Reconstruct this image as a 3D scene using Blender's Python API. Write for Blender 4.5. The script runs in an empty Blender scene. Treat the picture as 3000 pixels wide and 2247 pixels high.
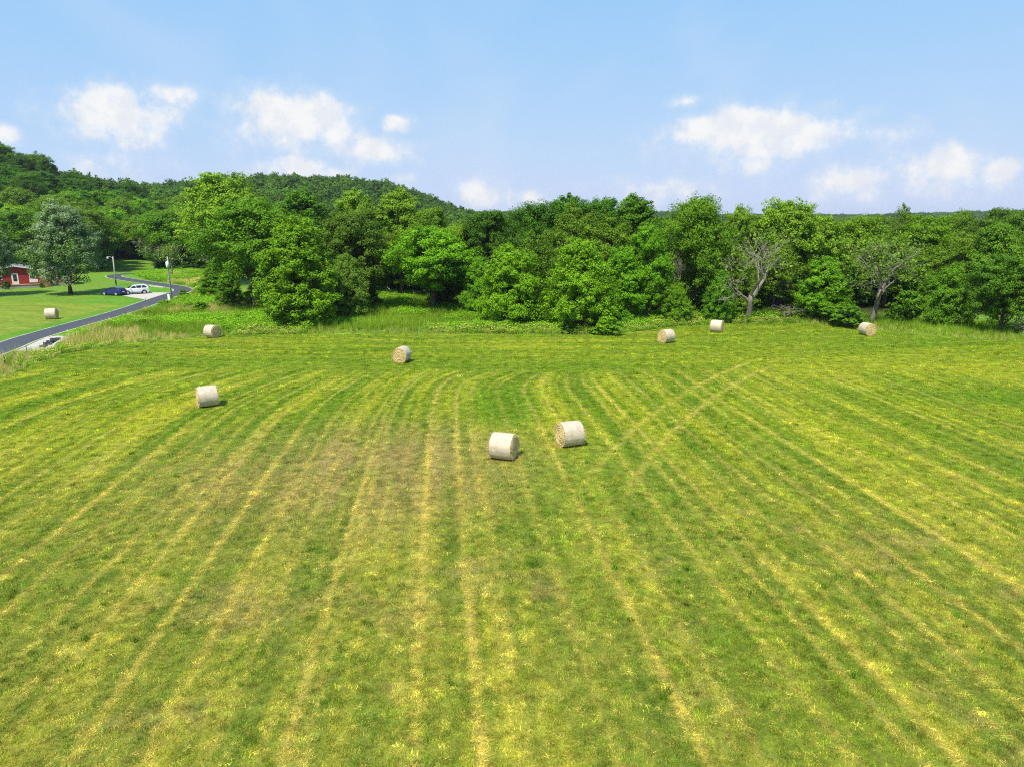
import bpy, bmesh, math, random
import numpy as np
from mathutils import Vector, Matrix

R = math.radians
sc = bpy.context.scene
COL = sc.collection
random.seed(7)

# ------------------------------------------------------------------ camera
CAM_H, PITCH, FPX = 13.0, R(13.3), 2000.0          # photo is 3000 x 2247
cam_d = bpy.data.cameras.new('camera')
cam = bpy.data.objects.new('camera', cam_d)
COL.objects.link(cam)
cam.location = (0, 0, CAM_H)
cam.rotation_euler = (math.pi / 2 - PITCH, 0, 0)
cam_d.sensor_fit = 'HORIZONTAL'
cam_d.angle_x = 2 * math.atan(1500 / FPX)
cam_d.clip_start = 0.1
cam_d.clip_end = 20000
sc.camera = cam

# ------------------------------------------------------------------ light, sky
SUN_AZ, SUN_EL = math.atan2(-0.45, -0.89), R(58)
sdir = Vector((math.sin(SUN_AZ) * math.cos(SUN_EL), math.cos(SUN_AZ) * math.cos(SUN_EL), math.sin(SUN_EL)))
sun_d = bpy.data.lights.new('sun', 'SUN')
sun_d.energy = 5.0
sun_d.angle = R(0.53)
sun_d.color = (1.0, 0.93, 0.80)
sun = bpy.data.objects.new('sun', sun_d)
COL.objects.link(sun)
sun.rotation_euler = sdir.to_track_quat('Z', 'Y').to_euler()
sun.location = (0, 0, 60)

SKY_STRENGTH = 0.122
world = bpy.data.worlds.new('World')
sc.world = world
world.use_nodes = True


class NT:
    """small node helper"""
    def __init__(self, tree):
        self.t = tree

    def n(self, kind, **kw):
        nd = self.t.nodes.new(kind)
        for k, v in kw.items():
            setattr(nd, k, v)
        return nd

    def put(self, sock, v):
        if hasattr(v, 'is_output'):
            self.t.links.new(v, sock)
        elif v is not None:
            sock.default_value = v

    def math(self, op, a, b=None, c=None, clamp=False):
        nd = self.n('ShaderNodeMath', operation=op, use_clamp=clamp)
        for i, v in enumerate((a, b, c)):
            if v is not None:
                self.put(nd.inputs[i], v)
        return nd.outputs[0]

    def mix(self, f, a, b, blend='MIX'):
        nd = self.n('ShaderNodeMix', data_type='RGBA', blend_type=blend)
        self.put(nd.inputs[0], f)
        for s, v in ((nd.inputs[6], a), (nd.inputs[7], b)):
            if isinstance(v, tuple) and len(v) == 3:
                v = (*v, 1)
            self.put(s, v)
        return nd.outputs[2]

    def noise(self, vec, scale, detail=4, rough=0.55, dim='3D', dist=0.0):
        nd = self.n('ShaderNodeTexNoise', noise_dimensions=dim)
        if vec is not None:
            self.t.links.new(vec, nd.inputs['Vector'])
        nd.inputs['Scale'].default_value = scale
        nd.inputs['Detail'].default_value = detail
        nd.inputs['Roughness'].default_value = rough
        nd.inputs['Distortion'].default_value = dist
        return nd.outputs['Fac']

    def ramp(self, f, stops):
        nd = self.n('ShaderNodeValToRGB')
        cr = nd.color_ramp
        while len(cr.elements) < len(stops):
            cr.elements.new(0.5)
        for e, (p, c) in zip(cr.elements, stops):
            e.position = p
            e.color = (*c, 1) if len(c) == 3 else c
        self.put(nd.inputs[0], f)
        return nd.outputs[0]

    def maprange(self, v, a, b, c=0.0, d=1.0, smooth=True):
        nd = self.n('ShaderNodeMapRange', interpolation_type='SMOOTHSTEP' if smooth else 'LINEAR')
        self.put(nd.inputs[0], v)
        for i, x in enumerate((a, b, c, d)):
            self.put(nd.inputs[i + 1], x)
        return nd.outputs[0]


wt = world.node_tree
wt.nodes.clear()
W = NT(wt)
sky = W.n('ShaderNodeTexSky', sky_type='NISHITA')
sky.sun_disc = False
sky.sun_elevation = SUN_EL
sky.sun_rotation = SUN_AZ % (2 * math.pi)
sky.air_density = 1.0
sky.dust_density = 0.3
sky.ozone_density = 1.6
sky.altitude = 200
# cumulus clouds, given as azimuth / elevation ellipses; the pattern goes on round the horizon
tc = W.n('ShaderNodeTexCoord')
sep = W.n('ShaderNodeSeparateXYZ')
wt.links.new(tc.outputs['Generated'], sep.inputs[0])
az = W.math('ARCTAN2', sep.outputs[0], sep.outputs[1])
az = W.math('SUBTRACT', W.math('FLOORED_MODULO', W.math('ADD', az, R(45)), R(90)), R(45))
el = W.math('ARCSINE', sep.outputs[2])
comb = W.n('ShaderNodeCombineXYZ')
wt.links.new(az, comb.inputs[0]); wt.links.new(el, comb.inputs[1])
cvec = comb.outputs[0]
clouds = [(340, 328, 150, 78, .9), (355, 290, 85, 60, .9), (525, 272, 82, 34, .62), (860, 335, 185, 88, .95), (845, 305, 105, 50, .8),
          (985, 380, 110, 80, .75), (1095, 432, 120, 48, .75), (1165, 357, 60, 28, .8), (870, 490, 120, 48, .75),
          (980, 505, 60, 30, .6), (1405, 562, 80, 52, .75), (1540, 575, 70, 34, .65), (2200, 378, 250, 82, 1.0),
          (2215, 352, 130, 58, .9), (2380, 380, 90, 60, .85), (2045, 395, 120, 46, .75), (2490, 528, 95, 60, .8),
          (2755, 484, 105, 66, .9), (2935, 497, 62, 38, .8), (2610, 392, 80, 40, .5), (1950, 552, 150, 42, .55),
          (8, 388, 36, 26, .7), (330, 480, 120, 50, .5), (2010, 300, 60, 22, .5), (1170, 525, 60, 24, .6), (2250, 480, 80, 40, .5)]
wob = W.n('ShaderNodeTexNoise', noise_dimensions='2D')
wt.links.new(cvec, wob.inputs['Vector'])
wob.inputs['Scale'].default_value = 26
wob.inputs['Detail'].default_value = 8
wob.inputs['Roughness'].default_value = 0.62
mask = None
for px, py, w, h, s in clouds:
    a0 = math.atan((px - 1500) / FPX / (math.cos(PITCH) * 1.0 + 0.0))
    a = (px - 1500) / FPX
    b = -(py - 1123.5) / FPX
    d = Vector((a, math.cos(PITCH) + b * math.sin(PITCH), -math.sin(PITCH) + b * math.cos(PITCH))).normalized()
    ca, ce = math.atan2(d.x, d.y), math.asin(d.z)
    k = d.xy.length
    dx = W.math('MULTIPLY', W.math('SUBTRACT', az, ca), FPX / w * 0.8)
    dy = W.math('MULTIPLY', W.math('SUBTRACT', el, ce), FPX / h)
    # flatter underside
    dy = W.math('MULTIPLY', dy, W.math('ADD', 1.05, W.math('MULTIPLY', W.math('LESS_THAN', dy, 0.0), -0.38)))
    r2 = W.math('ADD', W.math('MULTIPLY', dx, dx), W.math('MULTIPLY', dy, dy))
    m = W.math('MULTIPLY', W.math('SUBTRACT', 1.0, W.math('SQRT', r2)), s)
    mask = m if mask is None else W.math('MAXIMUM', mask, m)
nz = W.math('SUBTRACT', wob.outputs['Fac'], 0.5)
dens = W.math('ADD', mask, W.math('MULTIPLY', nz, 1.15))
wide = W.maprange(dens, -0.10, 0.60, 0.0, 0.34)
core = W.maprange(dens, 0.20, 0.66, 0.0, 0.56)
alpha = W.math('ADD', wide, core, clamp=True)
alpha = W.math('MULTIPLY', alpha, W.math('GREATER_THAN', mask, -1.2))
shade = W.noise(cvec, 30, 5, 0.6, '2D')
ccol = W.mix(W.maprange(shade, 0.35, 0.65), (5.3, 5.4, 5.6), (6.1, 6.0, 5.85))
# thin veils high in the sky
veil = W.noise(cvec, 3.2, 3, 0.5, '2D', 0.6)
veil = W.math('MULTIPLY', W.maprange(veil, 0.48, 0.8), 0.20)
# soft shoulder on the sky's range, as the camera has
ssep = W.n('ShaderNodeSeparateColor')
wt.links.new(sky.outputs[0], ssep.inputs[0])
scomb = W.n('ShaderNodeCombineColor')
for i_, (ka, kb) in enumerate(((5.2, 2.8), (5.05, 1.06), (6.0, .15))):
    wt.links.new(W.math('DIVIDE', W.math('MULTIPLY', ssep.outputs[i_], ka), W.math('ADD', ssep.outputs[i_], kb)), scomb.inputs[i_])
skyc = W.mix(veil, scomb.outputs[0], (4.9, 5.2, 5.6))
out = W.mix(alpha, skyc, ccol)
bg = W.n('ShaderNodeBackground')
bg.inputs[1].default_value = SKY_STRENGTH
wt.links.new(out, bg.inputs[0])
wo = W.n('ShaderNodeOutputWorld')
wt.links.new(bg.outputs[0], wo.inputs[0])

sc.view_settings.view_transform = 'Standard'
sc.view_settings.look = 'None'
sc.view_settings.exposure = 0.42
sc.view_settings.gamma = 1.0
sc.view_settings.use_curve_mapping = False
sc.render.engine = 'CYCLES'
cy = sc.cycles
cy.max_bounces = 6
cy.diffuse_bounces = 3
cy.glossy_bounces = 2
cy.transmission_bounces = 4
cy.transparent_max_bounces = 8
cy.volume_bounces = 0
cy.use_denoising = False
cy.use_adaptive_sampling = True
cy.adaptive_threshold = 0.02
cy.sample_clamp_indirect = 2.5
cy.sample_clamp_direct = 12
cy.filter_width = 1.1


# ------------------------------------------------------------------ helpers
def at(px, py, z=0.0):
    """photo pixel -> point of the ground plane z"""
    a, b = (px - 1500) / FPX, -(py - 1123.5) / FPX
    d = Vector((a, math.cos(PITCH) + b * math.sin(PITCH), -math.sin(PITCH) + b * math.cos(PITCH)))
    t = (CAM_H - z) / -d.z
    return Vector((d.x * t, d.y * t, z))


def ray_at(px, py, y):
    """point seen at a pixel at forward distance y"""
    a, b = (px - 1500) / FPX, -(py - 1123.5) / FPX
    d = Vector((a, math.cos(PITCH) + b * math.sin(PITCH), -math.sin(PITCH) + b * math.cos(PITCH)))
    t = y / d.y
    return Vector((d.x * t, y, CAM_H + d.z * t))


rng = np.random.default_rng(11)
_lat = rng.random((256, 256))


def vnoise(x, y):
    xi, yi = np.floor(x).astype(int), np.floor(y).astype(int)
    fx, fy = x - xi, y - yi
    fx, fy = fx * fx * (3 - 2 * fx), fy * fy * (3 - 2 * fy)
    g = lambda i, j: _lat[i & 255, j & 255]
    return (g(xi, yi) * (1 - fx) + g(xi + 1, yi) * fx) * (1 - fy) + (g(xi, yi + 1) * (1 - fx) + g(xi + 1, yi + 1) * fx) * fy


def fbm(x, y, s, o=4, gain=0.5):
    v, a, tot = 0, 1.0, 0
    for k in range(o):
        v = v + a * vnoise(x * s + 17.3 * k, y * s - 9.1 * k)
        tot += a
        a *= gain
        s *= 2.07
    return v / tot


def sstep(a, b, x):
    t = np.clip((x - a) / (b - a), 0, 1)
    return t * t * (3 - 2 * t)


def poly_sd(P, X, Y):
    """signed distance to polygon, positive inside"""
    P = np.asarray(P, float)
    d = np.full(X.shape, 1e9)
    ins = np.zeros(X.shape, bool)
    n = len(P)
    for i in range(n):
        ax, ay = P[i]; bx, by = P[(i + 1) % n]
        ex, ey = bx - ax, by - ay
        t = np.clip(((X - ax) * ex + (Y - ay) * ey) / (ex * ex + ey * ey + 1e-12), 0, 1)
        d = np.minimum(d, np.hypot(X - ax - t * ex, Y - ay - t * ey))
        if ay != by:
            c = ((ay > Y) != (by > Y)) & (X < (bx - ax) * (Y - ay) / (by - ay) + ax)
            ins ^= c
    return np.where(ins, d, -d)


def line_d(P, X, Y):
    P = np.asarray(P, float)
    d = np.full(X.shape, 1e9)
    for (ax, ay), (bx, by) in zip(P[:-1], P[1:]):
        ex, ey = bx - ax, by - ay
        t = np.clip(((X - ax) * ex + (Y - ay) * ey) / (ex * ex + ey * ey + 1e-12), 0, 1)
        d = np.minimum(d, np.hypot(X - ax - t * ex, Y - ay - t * ey))
    return d


def gpoly(px):
    return [tuple(at(*p).xy) for p in px]


def smooth_line(P, step=0.8, it=3):
    P = [np.array(p, float) for p in P]
    for _ in range(it):                              # Chaikin corner cutting
        Q = [P[0]]
        for a, b in zip(P[:-1], P[1:]):
            Q += [a * .75 + b * .25, a * .25 + b * .75]
        P = Q + [P[-1]]
    return np.array(P)


def height(x, y):
    x = np.asarray(x, float); y = np.asarray(y, float)
    h = 0.10 * (fbm(x, y, 0.045, 2) - 0.5) * 2 * sstep(-48, -38, x) * sstep(84, 70, y)
    far = sstep(185, 260, np.hypot(x, y))
    hillA = 50 * np.exp(-((x + 300) ** 2 + (y - 297) ** 2) / (2 * 70 ** 2)) * (1 + 0.10 * (fbm(x, y, 0.02, 2) - .5))
    hillB = 33.9 / (1 + np.exp((x + 58.7) / 21.8)) * np.exp(-((y - 560) ** 2) / (2 * 110 ** 2)) * (1 - .25 * sstep(-180, -300, x)) * (1 + 0.12 * (fbm(x + 40, y, 0.012, 2) - .5))
    hillC = 19 * np.exp(-((y - 1450) ** 2) / (2 * 230 ** 2)) * (0.62 + 0.75 * fbm(x + 900, y * 0, 0.0035, 3)) * (1 + 0.25 * sstep(700, 1200, x))
    dip = -1.0 * sstep(160, 300, y) * sstep(-20, 60, x)
    return h + far * (hillA + hillB + dip) + hillC


def hz(x, y):
    return float(height(np.array([x]), np.array([y]))[0])


def link(o, parent=None, **props):
    COL.objects.link(o)
    if parent is not None:
        o.parent = parent
    for k, v in props.items():
        o[k] = v
    return o


def empty(name, loc, rz=0.0, label=None, category=None, group=None):
    o = bpy.data.objects.new(name, None)
    o.empty_display_size = 0.3
    COL.objects.link(o)
    o.location = loc
    o.rotation_euler = (0, 0, rz)
    if label: o['label'] = label
    if category: o['category'] = category
    if group: o['group'] = group
    return o


class MB:
    """collects shapes into one mesh"""
    def __init__(self):
        self.v, self.f = [], []

    def add(self, vs, fs):
        b = len(self.v)
        self.v += [tuple(p) for p in vs]
        self.f += [tuple(i + b for i in f) for f in fs]
        return self

    def box(self, x0, x1, y0, y1, z0, z1):
        vs = [(x, y, z) for z in (z0, z1) for y in (y0, y1) for x in (x0, x1)]
        return self.add(vs, [(0, 2, 3, 1), (4, 5, 7, 6), (0, 1, 5, 4), (1, 3, 7, 5), (3, 2, 6, 7), (2, 0, 4, 6)])

    def beam(self, a, b, w, h):
        a, b = Vector(a), Vector(b)
        d = (b - a).normalized()
        s = d.cross(Vector((0, 0, 1)))
        s = s.normalized() if s.length > 1e-4 else Vector((1, 0, 0))
        u = s.cross(d)
        vs = [p + s * (i * w / 2) + u * (j * h / 2) for p in (a, b) for i, j in ((-1, -1), (1, -1), (1, 1), (-1, 1))]
        return self.add(vs, [(0, 1, 2, 3), (7, 6, 5, 4)] + [(i, i + 4, (i + 1) % 4 + 4, (i + 1) % 4) for i in range(4)])

    def tube(self, pts, rad, n=6, cap=True):
        pts = [Vector(p) for p in pts]
        b = len(self.v)
        ref = None
        for i, p in enumerate(pts):
            d = (pts[min(i + 1, len(pts) - 1)] - pts[max(i - 1, 0)]).normalized()
            s = (ref - d * ref.dot(d)) if ref is not None else d.orthogonal()
            if s.length < 1e-5: s = d.orthogonal()
            s.normalize(); ref = s
            u = d.cross(s)
            for k in range(n):
                t = 2 * math.pi * k / n
                self.v.append(tuple(p + (s * math.cos(t) + u * math.sin(t)) * rad[i]))
        for i in range(len(pts) - 1):
            for k in range(n):
                a, c = b + i * n + k, b + i * n + (k + 1) % n
                self.f.append((a, c, c + n, a + n))
        if cap:
            self.f.append(tuple(b + k for k in reversed(range(n))))
            self.f.append(tuple(b + (len(pts) - 1) * n + k for k in range(n)))
        return self

    def mesh(self, name, mat=None, smooth=False):
        me = bpy.data.meshes.new(name)
        me.from_pydata(self.v, [], self.f)
        if mat: me.materials.append(mat)
        if smooth:
            me.shade_smooth()
        return me

    def build(self, name, mat, parent=None, smooth=False, **props):
        return link(bpy.data.objects.new(name, self.mesh(name, mat, smooth)), parent, **props)


def fast_mesh(name, V, F, mat=None, smooth=False):
    """numpy verts and same-size faces -> mesh"""
    me = bpy.data.meshes.new(name)
    nf, k = F.shape
    me.vertices.add(len(V)); me.vertices.foreach_set('co', np.ascontiguousarray(V, np.float32).ravel())
    me.loops.add(nf * k); me.loops.foreach_set('vertex_index', np.ascontiguousarray(F, np.int32).ravel())
    me.polygons.add(nf)
    me.polygons.foreach_set('loop_start', np.arange(0, nf * k, k, dtype=np.int32))
    me.polygons.foreach_set('loop_total', np.full(nf, k, np.int32))
    if smooth:
        me.polygons.foreach_set('use_smooth', np.ones(nf, bool))
    if mat: me.materials.append(mat)
    me.update(calc_edges=True)
    return me


def mat(name):
    m = bpy.data.materials.new(name)
    m.use_nodes = True
    t = m.node_tree
    t.nodes.clear()
    N = NT(t)
    o = N.n('ShaderNodeOutputMaterial')
    p = N.n('ShaderNodeBsdfPrincipled')
    t.links.new(p.outputs[0], o.inputs[0])
    return m, N, p, o


def simple(name, col, rough=0.7, metal=0.0, spec=0.4, var=0.25, scale=3.0, bump=0.0, coat=0.0):
    m, N, p, o = mat(name)
    tcn = N.n('ShaderNodeTexCoord')
    f = N.noise(tcn.outputs['Object'], scale, 5, 0.6)
    c = N.mix(f, tuple(x * (1 - var) for x in col), tuple(min(1, x * (1 + var)) for x in col))
    N.put(p.inputs['Base Color'], c)
    p.inputs['Roughness'].default_value = rough
    p.inputs['Metallic'].default_value = metal
    p.inputs['Specular IOR Level'].default_value = spec
    p.inputs['Coat Weight'].default_value = coat
    if bump:
        b = N.n('ShaderNodeBump')
        b.inputs['Strength'].default_value = bump
        b.inputs['Distance'].default_value = 0.02
        N.put(b.inputs['Height'], N.noise(tcn.outputs['Object'], scale * 6, 4, 0.6))
        N.put(p.inputs['Normal'], b.outputs[0])
    return m


# ------------------------------------------------------------------ places on the ground
FIELD_FAR = [(-300, 1190), (0, 1112), (110, 1062), (200, 1035), (330, 1011), (480, 995), (700, 983), (1000, 978), (1400, 978),
             (1700, 981), (1830, 977), (1950, 961), (2100, 949), (2300, 947), (2480, 957), (2600, 972), (2800, 991), (3000, 1006), (3300, 1032)]
FIELD = gpoly(FIELD_FAR) + [(110, 40), (110, -60), (-110, -60), (-75, 30)]
HAY2 = gpoly([(-250, 900), (0, 884), (200, 889), (372, 893), (310, 908), (200, 934), (100, 962), (0, 984), (-250, 1035)])
ROAD_PX = [(-420, 1190), (-150, 1078), (0, 1024), (63, 997), (145, 973), (241, 946.5), (314, 927), (386, 905.6), (435, 888), (483, 871),
           (525, 858), (541, 850), (520, 842), (480, 836), (411, 826), (362, 818.5), (333, 813), (333, 807), (375, 803.5), (420, 797), (500, 786)]
ROAD = smooth_line([at(*p).xy for p in ROAD_PX])
BROWN = at(1080, 1400).xy
# ------------------------------------------------------------------ ground sheet


def spaced(lo, hi, a, b, step, grow):
    c = list(np.arange(a, b + step, step))
    s, x = step, b + step
    while x < hi:
        s *= grow; x += s; c.append(x)
    s, x, l = step, a, []
    while x > lo:
        s *= grow; x -= s; l.append(x)
    return np.array(l[::-1] + c)


gx = spaced(-2600, 2600, -70, 70, 0.20, 1.12)
gy = spaced(-400, 3600, 9, 94, 0.33, 1.05)
GX, GY = np.meshgrid(gx, gy)
X, Y = GX.ravel(), GY.ravel()

C_GREEN = np.array((.118, .205, .004)); C_YEL = np.array((.288, .302, .014)); C_STRAW = np.array((.52, .415, .085))
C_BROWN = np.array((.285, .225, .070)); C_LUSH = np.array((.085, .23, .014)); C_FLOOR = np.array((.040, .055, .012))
C_LAWN = np.array((.080, .225, .010)); C_HAY = np.array((.165, .225, .020))
STRONG = []
for q, amp_ in (((100, 1400), .6), ((224, 1400), .7), ((360, 1400), 1.0), ((447, 1400), .6), ((560, 1400), .55), ((660, 1400), .6), ((773, 1400), .9), ((875, 1400), .7), ((960, 1400), .45),
                ((1065, 1400), .95), ((1092, 1400), .6), ((1247, 1400), 1.15), ((1343, 1400), 1.1), ((1410, 1400), .5), ((1530, 1400), .5), ((1655, 1400), 1.0), ((1735, 1400), .5), ((1860, 1400), .7),
                ((1953, 1400), .6), ((2007, 1400), .9), ((2110, 1400), .55), ((2180, 1400), .8), ((2305, 1400), .8), ((2400, 1400), .5), ((2481, 1400), .85), ((2600, 1400), .6), ((2660, 1400), .75), ((2820, 1400), .8), ((2950, 1400), .7),
                ((-120, 1400), .8), ((-300, 1400), .8), ((3150, 1400), .7), ((3400, 1400), .7)):
    p = at(*q); STRONG.append((p.x + 0.1 * p.y, amp_))


def field_colour(X, Y, detail=1.0):
    cst = lambda q, g: np.clip((q - .5) * g + .5, 0, 1)
    n1 = fbm(X, Y, 0.11, 4); n2 = fbm(X + 50, Y, 0.45, 4, .6); n3 = fbm(X - 31, Y + 7, 1.7, 3, .6)
    n4 = fbm(X + 3, Y * .8, 1.1, 2, .7); n5 = fbm(X - 8, Y + 80, 3.1, 2, .7)
    n4 = .5 + (n4 - .5) * detail; n5 = .5 + (n5 - .5) * detail
    mott = .22 * cst(n4, 2.4) + .78 * cst(n5, 2.4)
    # mowing passes: parallel runs across the field, bending along the left edge and into the headland
    bend = 0.015 * np.clip(Y - 42, 0, None) ** 2 * sstep(2, -22, X) + .06 * np.clip(Y - 52, 0, None) ** 2 * np.exp(-((X + 1) / 6) ** 2)
    wig = 0.35 * (fbm(X, Y, 0.022, 2) - .5) * 2
    u = X + 0.1 * Y - bend + wig
    head = sstep(57, 63, Y + 2.5 * (fbm(X, Y, .08, 2) - .5))
    v = Y + 0.9 * (fbm(X, Y, .05, 2) - .5) - 0.0016 * X ** 2

    def runs(c, along, per, seed):
        k = np.floor(c / per)
        ph = (c / per - k)
        rk = lambda q: np.modf(np.abs(np.sin(k * 12.9898 + q + seed)) * 43758.5453)[0]
        tone = (rk(1.3) - .5) * 1.5
        cen = .5 + .35 * (rk(4.1) - .5)
        w = (.055 + .05 * rk(7.7)) / per
        brk = sstep(.34, .60, fbm(along * 1.0 + k * 37, k * 11.0, .11, 3))
        s = np.exp(-((ph - cen) / w) ** 2) * (.10 + .55 * rk(9.2)) * (.20 + .80 * brk)
        return tone, s
    t1, s1 = runs(u, Y, .92, 0.0)
    t2, s2 = runs(v, X, 1.3, 5.0)
    tone = t1 * (1 - head) + t2 * head
    s = s1 * (1 - head) + .60 * s2 * head
    # streaks drawn out along the passes
    st = .55 * cst(fbm(u * .85, Y * .045 + 9, 1.0, 2, .6), 2.4) + .45 * cst(fbm(u * 3.4, Y * .10, 1.0, 2, .7), 2.2)
    sh = .22 + .30 * cst(fbm(v * .85, X * .04, 1.0, 2, .6), 2.0) + .30 * cst(fbm(v * 2.6, X * .16, 1.0, 2, .6), 2.0)
    streak = st * (1 - head) + sh * head
    for c, am in STRONG:
        s = np.maximum(s, (1 - head) * am * np.exp(-((u - c) / .145) ** 2) * (.62 + .38 * sstep(.32, .58, fbm(Y * 1.0 + c * 9, X * 0, .16, 3))))
        s = s * (1 - .5 * (1 - head) * np.exp(-((u - c - .42) / .18) ** 2))
    # a pair of tyre tracks curving across the passes
    a, b = at(2200, 1058).xy, at(1640, 1500).xy
    dv = Vector((b.x - a.x, b.y - a.y)); L = dv.length; dv /= L
    off = (X - a.x) * dv.y - (Y - a.y) * dv.x
    al = (X - a.x) * dv.x + (Y - a.y) * dv.y
    arc = off + .0050 * (al - L / 2) ** 2 - .8
    trk = (np.exp(-((arc - 1.05) / .24) ** 2) + np.exp(-((arc + 1.25) / .24) ** 2)) * sstep(-2, 3, al) * sstep(L + 2, L - 10, al)
    s = np.maximum(s, .80 * trk * (.65 + .3 * n2))
    near = sstep(46, 20, Y)
    dryv = n1 * .17 + n2 * .09 + mott * (.12 + .11 * near) + streak * (.62 - .11 * near)
    dry = sstep(.34, .88, dryv + tone * .06 - .02 * head)
    brown = 1.1 * np.exp(-(((X + 8.5) / 10.5) ** 2 + ((Y - 35) / 8.5) ** 2) ** 1.5) * (.66 + .34 * sstep(.30, .58, .5 * n2 + .5 * streak))
    brown = np.maximum(brown, .7 * sstep(.56, .72, .6 * fbm(X + 9, Y - 40, .22, 4, .65) + .4 * n2) * near)
    pale = np.exp(-(((X - 40) / 20) ** 2 + ((Y - 62) / 6) ** 2)) * .8 + .5 * np.exp(-(((X - 27) / 8) ** 2 + ((Y - 47) / 7) ** 2)) * n2 * 1.6
    lush = np.exp(-(((X + .8) / 3.0) ** 4 + ((Y - 48) / 5.5) ** 4)) * .95
    lush = np.maximum(lush, np.exp(-(((X - 4.5) / 4) ** 2 + ((Y - 33) / 7) ** 2)) * .7)
    lush = np.maximum(lush, .8 * np.exp(-(((X - 38) / 13) ** 2 + ((Y - 50 + .1 * (X - 38)) / 2.2) ** 2)))
    lush = np.maximum(lush, .35 * sstep(.57, .72, .6 * fbm(X - 70, Y + 3, .17, 4) + .4 * (1 - streak)))
    lush = np.maximum(lush, .35 * sstep(30, 44, Y) * sstep(-2, -16, X) * sstep(.6, .35, streak))
    out = C_GREEN + (C_YEL - C_GREEN) * np.clip(dry * 1.05, 0, 1)[:, None]
    out += (C_BROWN - out) * np.clip(brown * .95, 0, 1)[:, None]
    out += (C_YEL * 1.08 - out) * np.clip(pale * .8, 0, 1)[:, None]
    out += (C_GREEN * np.array((.85, .98, 1)) - out) * np.clip(lush, 0, .9)[:, None]
    out += (C_BROWN * 1.05 - out) * (near * (.16 + .26 * cst(n5, 2.4) * cst(n1, 2)))[:, None]
    sv = np.clip(s * (.80 + .5 * (n3 - .3)), 0, 1)
    warm = sstep(.45, .7, fbm(X, Y, .3, 2))[:, None]
    scol = C_STRAW * (1 - .45 * warm) + C_YEL * 1.25 * .45 * warm
    out += (scol - out) * (sv * .82)[:, None]
    bits = sstep(.64, .80, n5 * .75 + n4 * .25) * (1 - lush) * (.4 + .6 * near)
    out += (C_STRAW * .95 - out) * (bits * .6)[:, None]
    out *= (.70 + .32 * cst(n5, 2.2) + .24 * mott)[:, None]
    out *= (.94 + .22 * streak)[:, None]
    clump = sstep(.58, .72, fbm(X + 40, Y - 9, 1.5, 2, .7)) * (1 - sv) * (.35 + .65 * near)
    out += (np.array((.052, .145, .005)) - out) * (clump * .42)[:, None]
    return out, sv


def ground_colour(X, Y):
    sd = poly_sd(FIELD, X, Y) + .7 * (fbm(X, Y, .35, 3) - .5)
    fc, straw = field_colour(X, Y, .2)
    n = fbm(X, Y, .12, 4); n2 = fbm(X, Y, .6, 3)
    mead = np.array((.12, .23, .022)) * (.6 + .8 * n2)[:, None]
    tan = sstep(.56, .70, fbm(X + 90, Y, .09, 3))[:, None] * .2 * sstep(-10, -16, X)[:, None]
    mead = mead * (1 - tan) + np.array((.27, .22, .09)) * tan
    lawn = C_LAWN * (.75 + .5 * n)[:, None] * (.85 + .3 * n2)[:, None]
    up = sstep(.42, .6, fbm(X + 11, Y, .035, 3) + .25 * sstep(150, 185, Y))[:, None] * .75
    lawn = lawn * (1 - up) + C_HAY * np.array((.85, 1.0, 1.0)) * (.8 + .4 * n2)[:, None] * up
    # left of the road: lawn; right of it: rough meadow
    leftside = np.interp(Y, [-400, 40, 60, 130, 135, 170, 185, 230], [-70, -62, -56, -63, -68, -99, -92, -62])
    isl = sstep(1.0, -1.0, X - leftside)[:, None]
    out = mead * (1 - isl) + lawn * isl
    h2 = sstep(-1.2, 1.2, poly_sd(HAY2, X, Y) + 1.5 * (n2 - .5))[:, None]
    hay = C_HAY * (.75 + .5 * fbm(X * .5, Y * 1.6, .5, 4))[:, None] * (1 + .08 * np.sin(Y * 1.4 + X * .9 + 3 * n))[:, None]
    out = out * (1 - h2) + hay * h2
    verge = np.exp(-(np.clip(line_d(ROAD, X, Y) - 1.6, 0, None) / 1.6) ** 2)[:, None] * (sd < 0)[:, None]
    out += (np.array((.085, .24, .012)) * (.8 + .4 * n2)[:, None] - out) * verge * .8
    f = sstep(-.25, .35, sd)[:, None]
    out = out * (1 - f) + (fc * .80 + np.array((.016, .011, .003))) * f
    # forest floor
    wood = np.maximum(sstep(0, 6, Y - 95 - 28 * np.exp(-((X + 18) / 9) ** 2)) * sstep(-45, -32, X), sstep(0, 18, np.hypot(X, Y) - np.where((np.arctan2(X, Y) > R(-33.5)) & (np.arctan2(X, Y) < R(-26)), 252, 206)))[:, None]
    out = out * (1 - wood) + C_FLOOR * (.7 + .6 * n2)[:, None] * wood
    return out, straw * (sd > 0), sd


gcol, gstraw, gsd = ground_colour(X, Y)
Z = height(X, Y)
ny, nx = GX.shape
idx = np.arange(nx * ny).reshape(ny, nx)
F = np.stack([idx[:-1, :-1], idx[:-1, 1:], idx[1:, 1:], idx[1:, :-1]], -1).reshape(-1, 4)

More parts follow.
